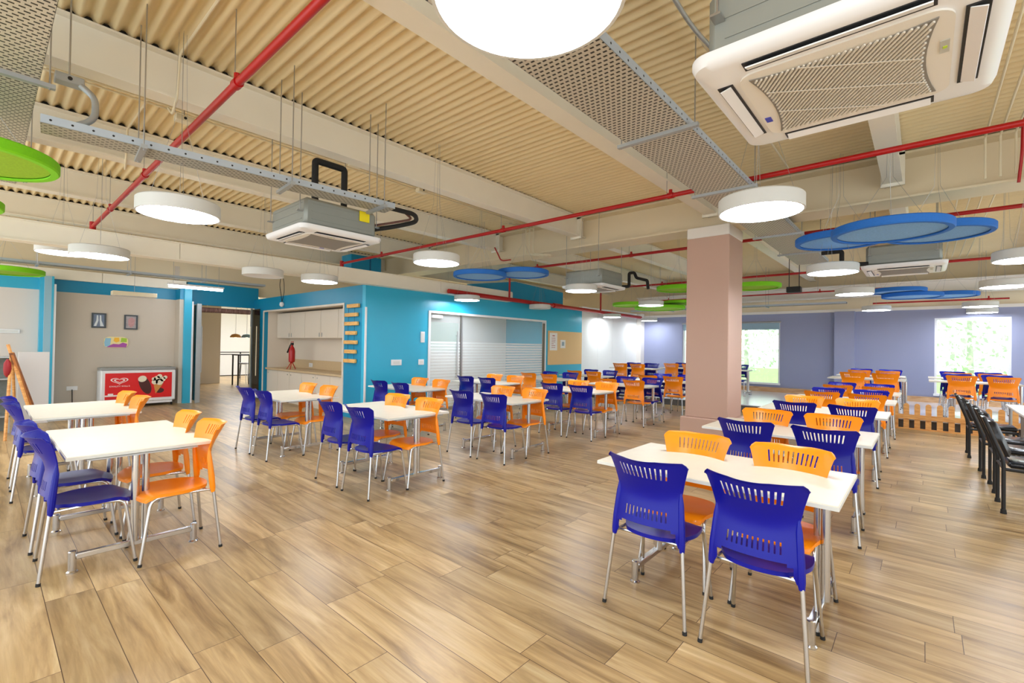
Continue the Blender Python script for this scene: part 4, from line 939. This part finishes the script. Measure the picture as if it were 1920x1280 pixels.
pipe_thing('flexible_conduit', 'grey flexible conduit along the cream one left of the foreground air conditioner', 'conduit', [(2.0, 1.26, 3.96), (3.4, 1.30, 3.90), (4.2, 1.28, 3.96), (5.2, 1.32, 3.93)], .016, M_GALV, .2)
for x_, y_, z_, lb in ((.40, 4.75, 3.42, 'grey metal junction box at the end of the narrow tray in the upper left'), (1.35, 5.75, 3.80, 'pale junction box beside the upper left red pipe'), (4.4, 5.75, 3.86, 'pale junction box above the middle of the left ceiling'), (3.2, 5.6, 3.86, 'pale junction box above the left air conditioner')):
    t = thing('junction_box', lb, 'box', (x_, y_, z_)); obj('body', MB().box((-.08, -.05, -.03), (.08, .05, .03), 0, .006), M_GALV if x_ < 1 else M_PVC, t)
    obj('knockout', MB().tube([(.0, -.056, 0), (.0, -.05, 0)], .014, 8), M_DARKGAP, t); obj('bracket', MB().tube([(0, 0, .03), (0, 0, DZ-z_)], .006, 6), M_STEEL, t)
pipe_thing('flexible_conduit', 'grey flexible pipe curving down to the narrow tray in the upper left', 'conduit', [(.46, 4.72, 3.40), (.54, 4.70, 3.33), (.54, 4.66, 3.15), (.40, 4.63, 3.04)], .022, M_GALV, .09)
# loudspeaker and spots under the ceiling
t = thing('ceiling_speaker', 'small black box loudspeaker hanging right of the column', 'speaker', (12.2, 2.21, 2.84)); obj('body', MB().box((-.1, -.14, 0), (.1, .14, .13), 0, .01), M_BLACK, t); obj('bracket', MB().tube([(0, -.1, .13), (0, -.1, 1.2)], .008, 6).tube([(0, .1, .13), (0, .1, 1.2)], .008, 6), M_BLACK, t)
t = thing('wall_lamp_cable', 'white wall lamp with a looped cable above the kitchen niche', 'lamp', (4.99, 12.1, 2.42)); obj('lamp_head', MB().lathe([(.03, 0), (.06, .04), (.05, .10), (.02, .12)], n=14), M_WHITEP, t)
obj('cable', MB().tube(bend([(0, 0, .12), (0, .08, .35), (0, .16, .55), (0, .10, .75)], .1), .008, 6).tube(bend([(0, 0, .12), (0, -.12, .35), (0, -.1, .6), (0, 0, .8)], .1), .008, 6), M_RUBBER, t)
# blue duct box beyond the bulkhead
t = thing('duct_box', 'blue square duct box above the cream bulkhead left of centre', 'duct', (6.6, 10.9, 3.3)); obj('body', MB().box((-.42, 0, 0), (.45, .5, .5), 0, .004), M_TEALD, t); obj('seam', MB().box((.1, -.006, .0), (.14, -.001, .5)), mat('seam_dark_blue', (0, 90, 130), .5), t, 0)
for q in (-.35, .38): obj('hanger_rod', MB().tube([(q, .25, .5), (q, .25, .75)], .006, 6), M_STEEL, t)
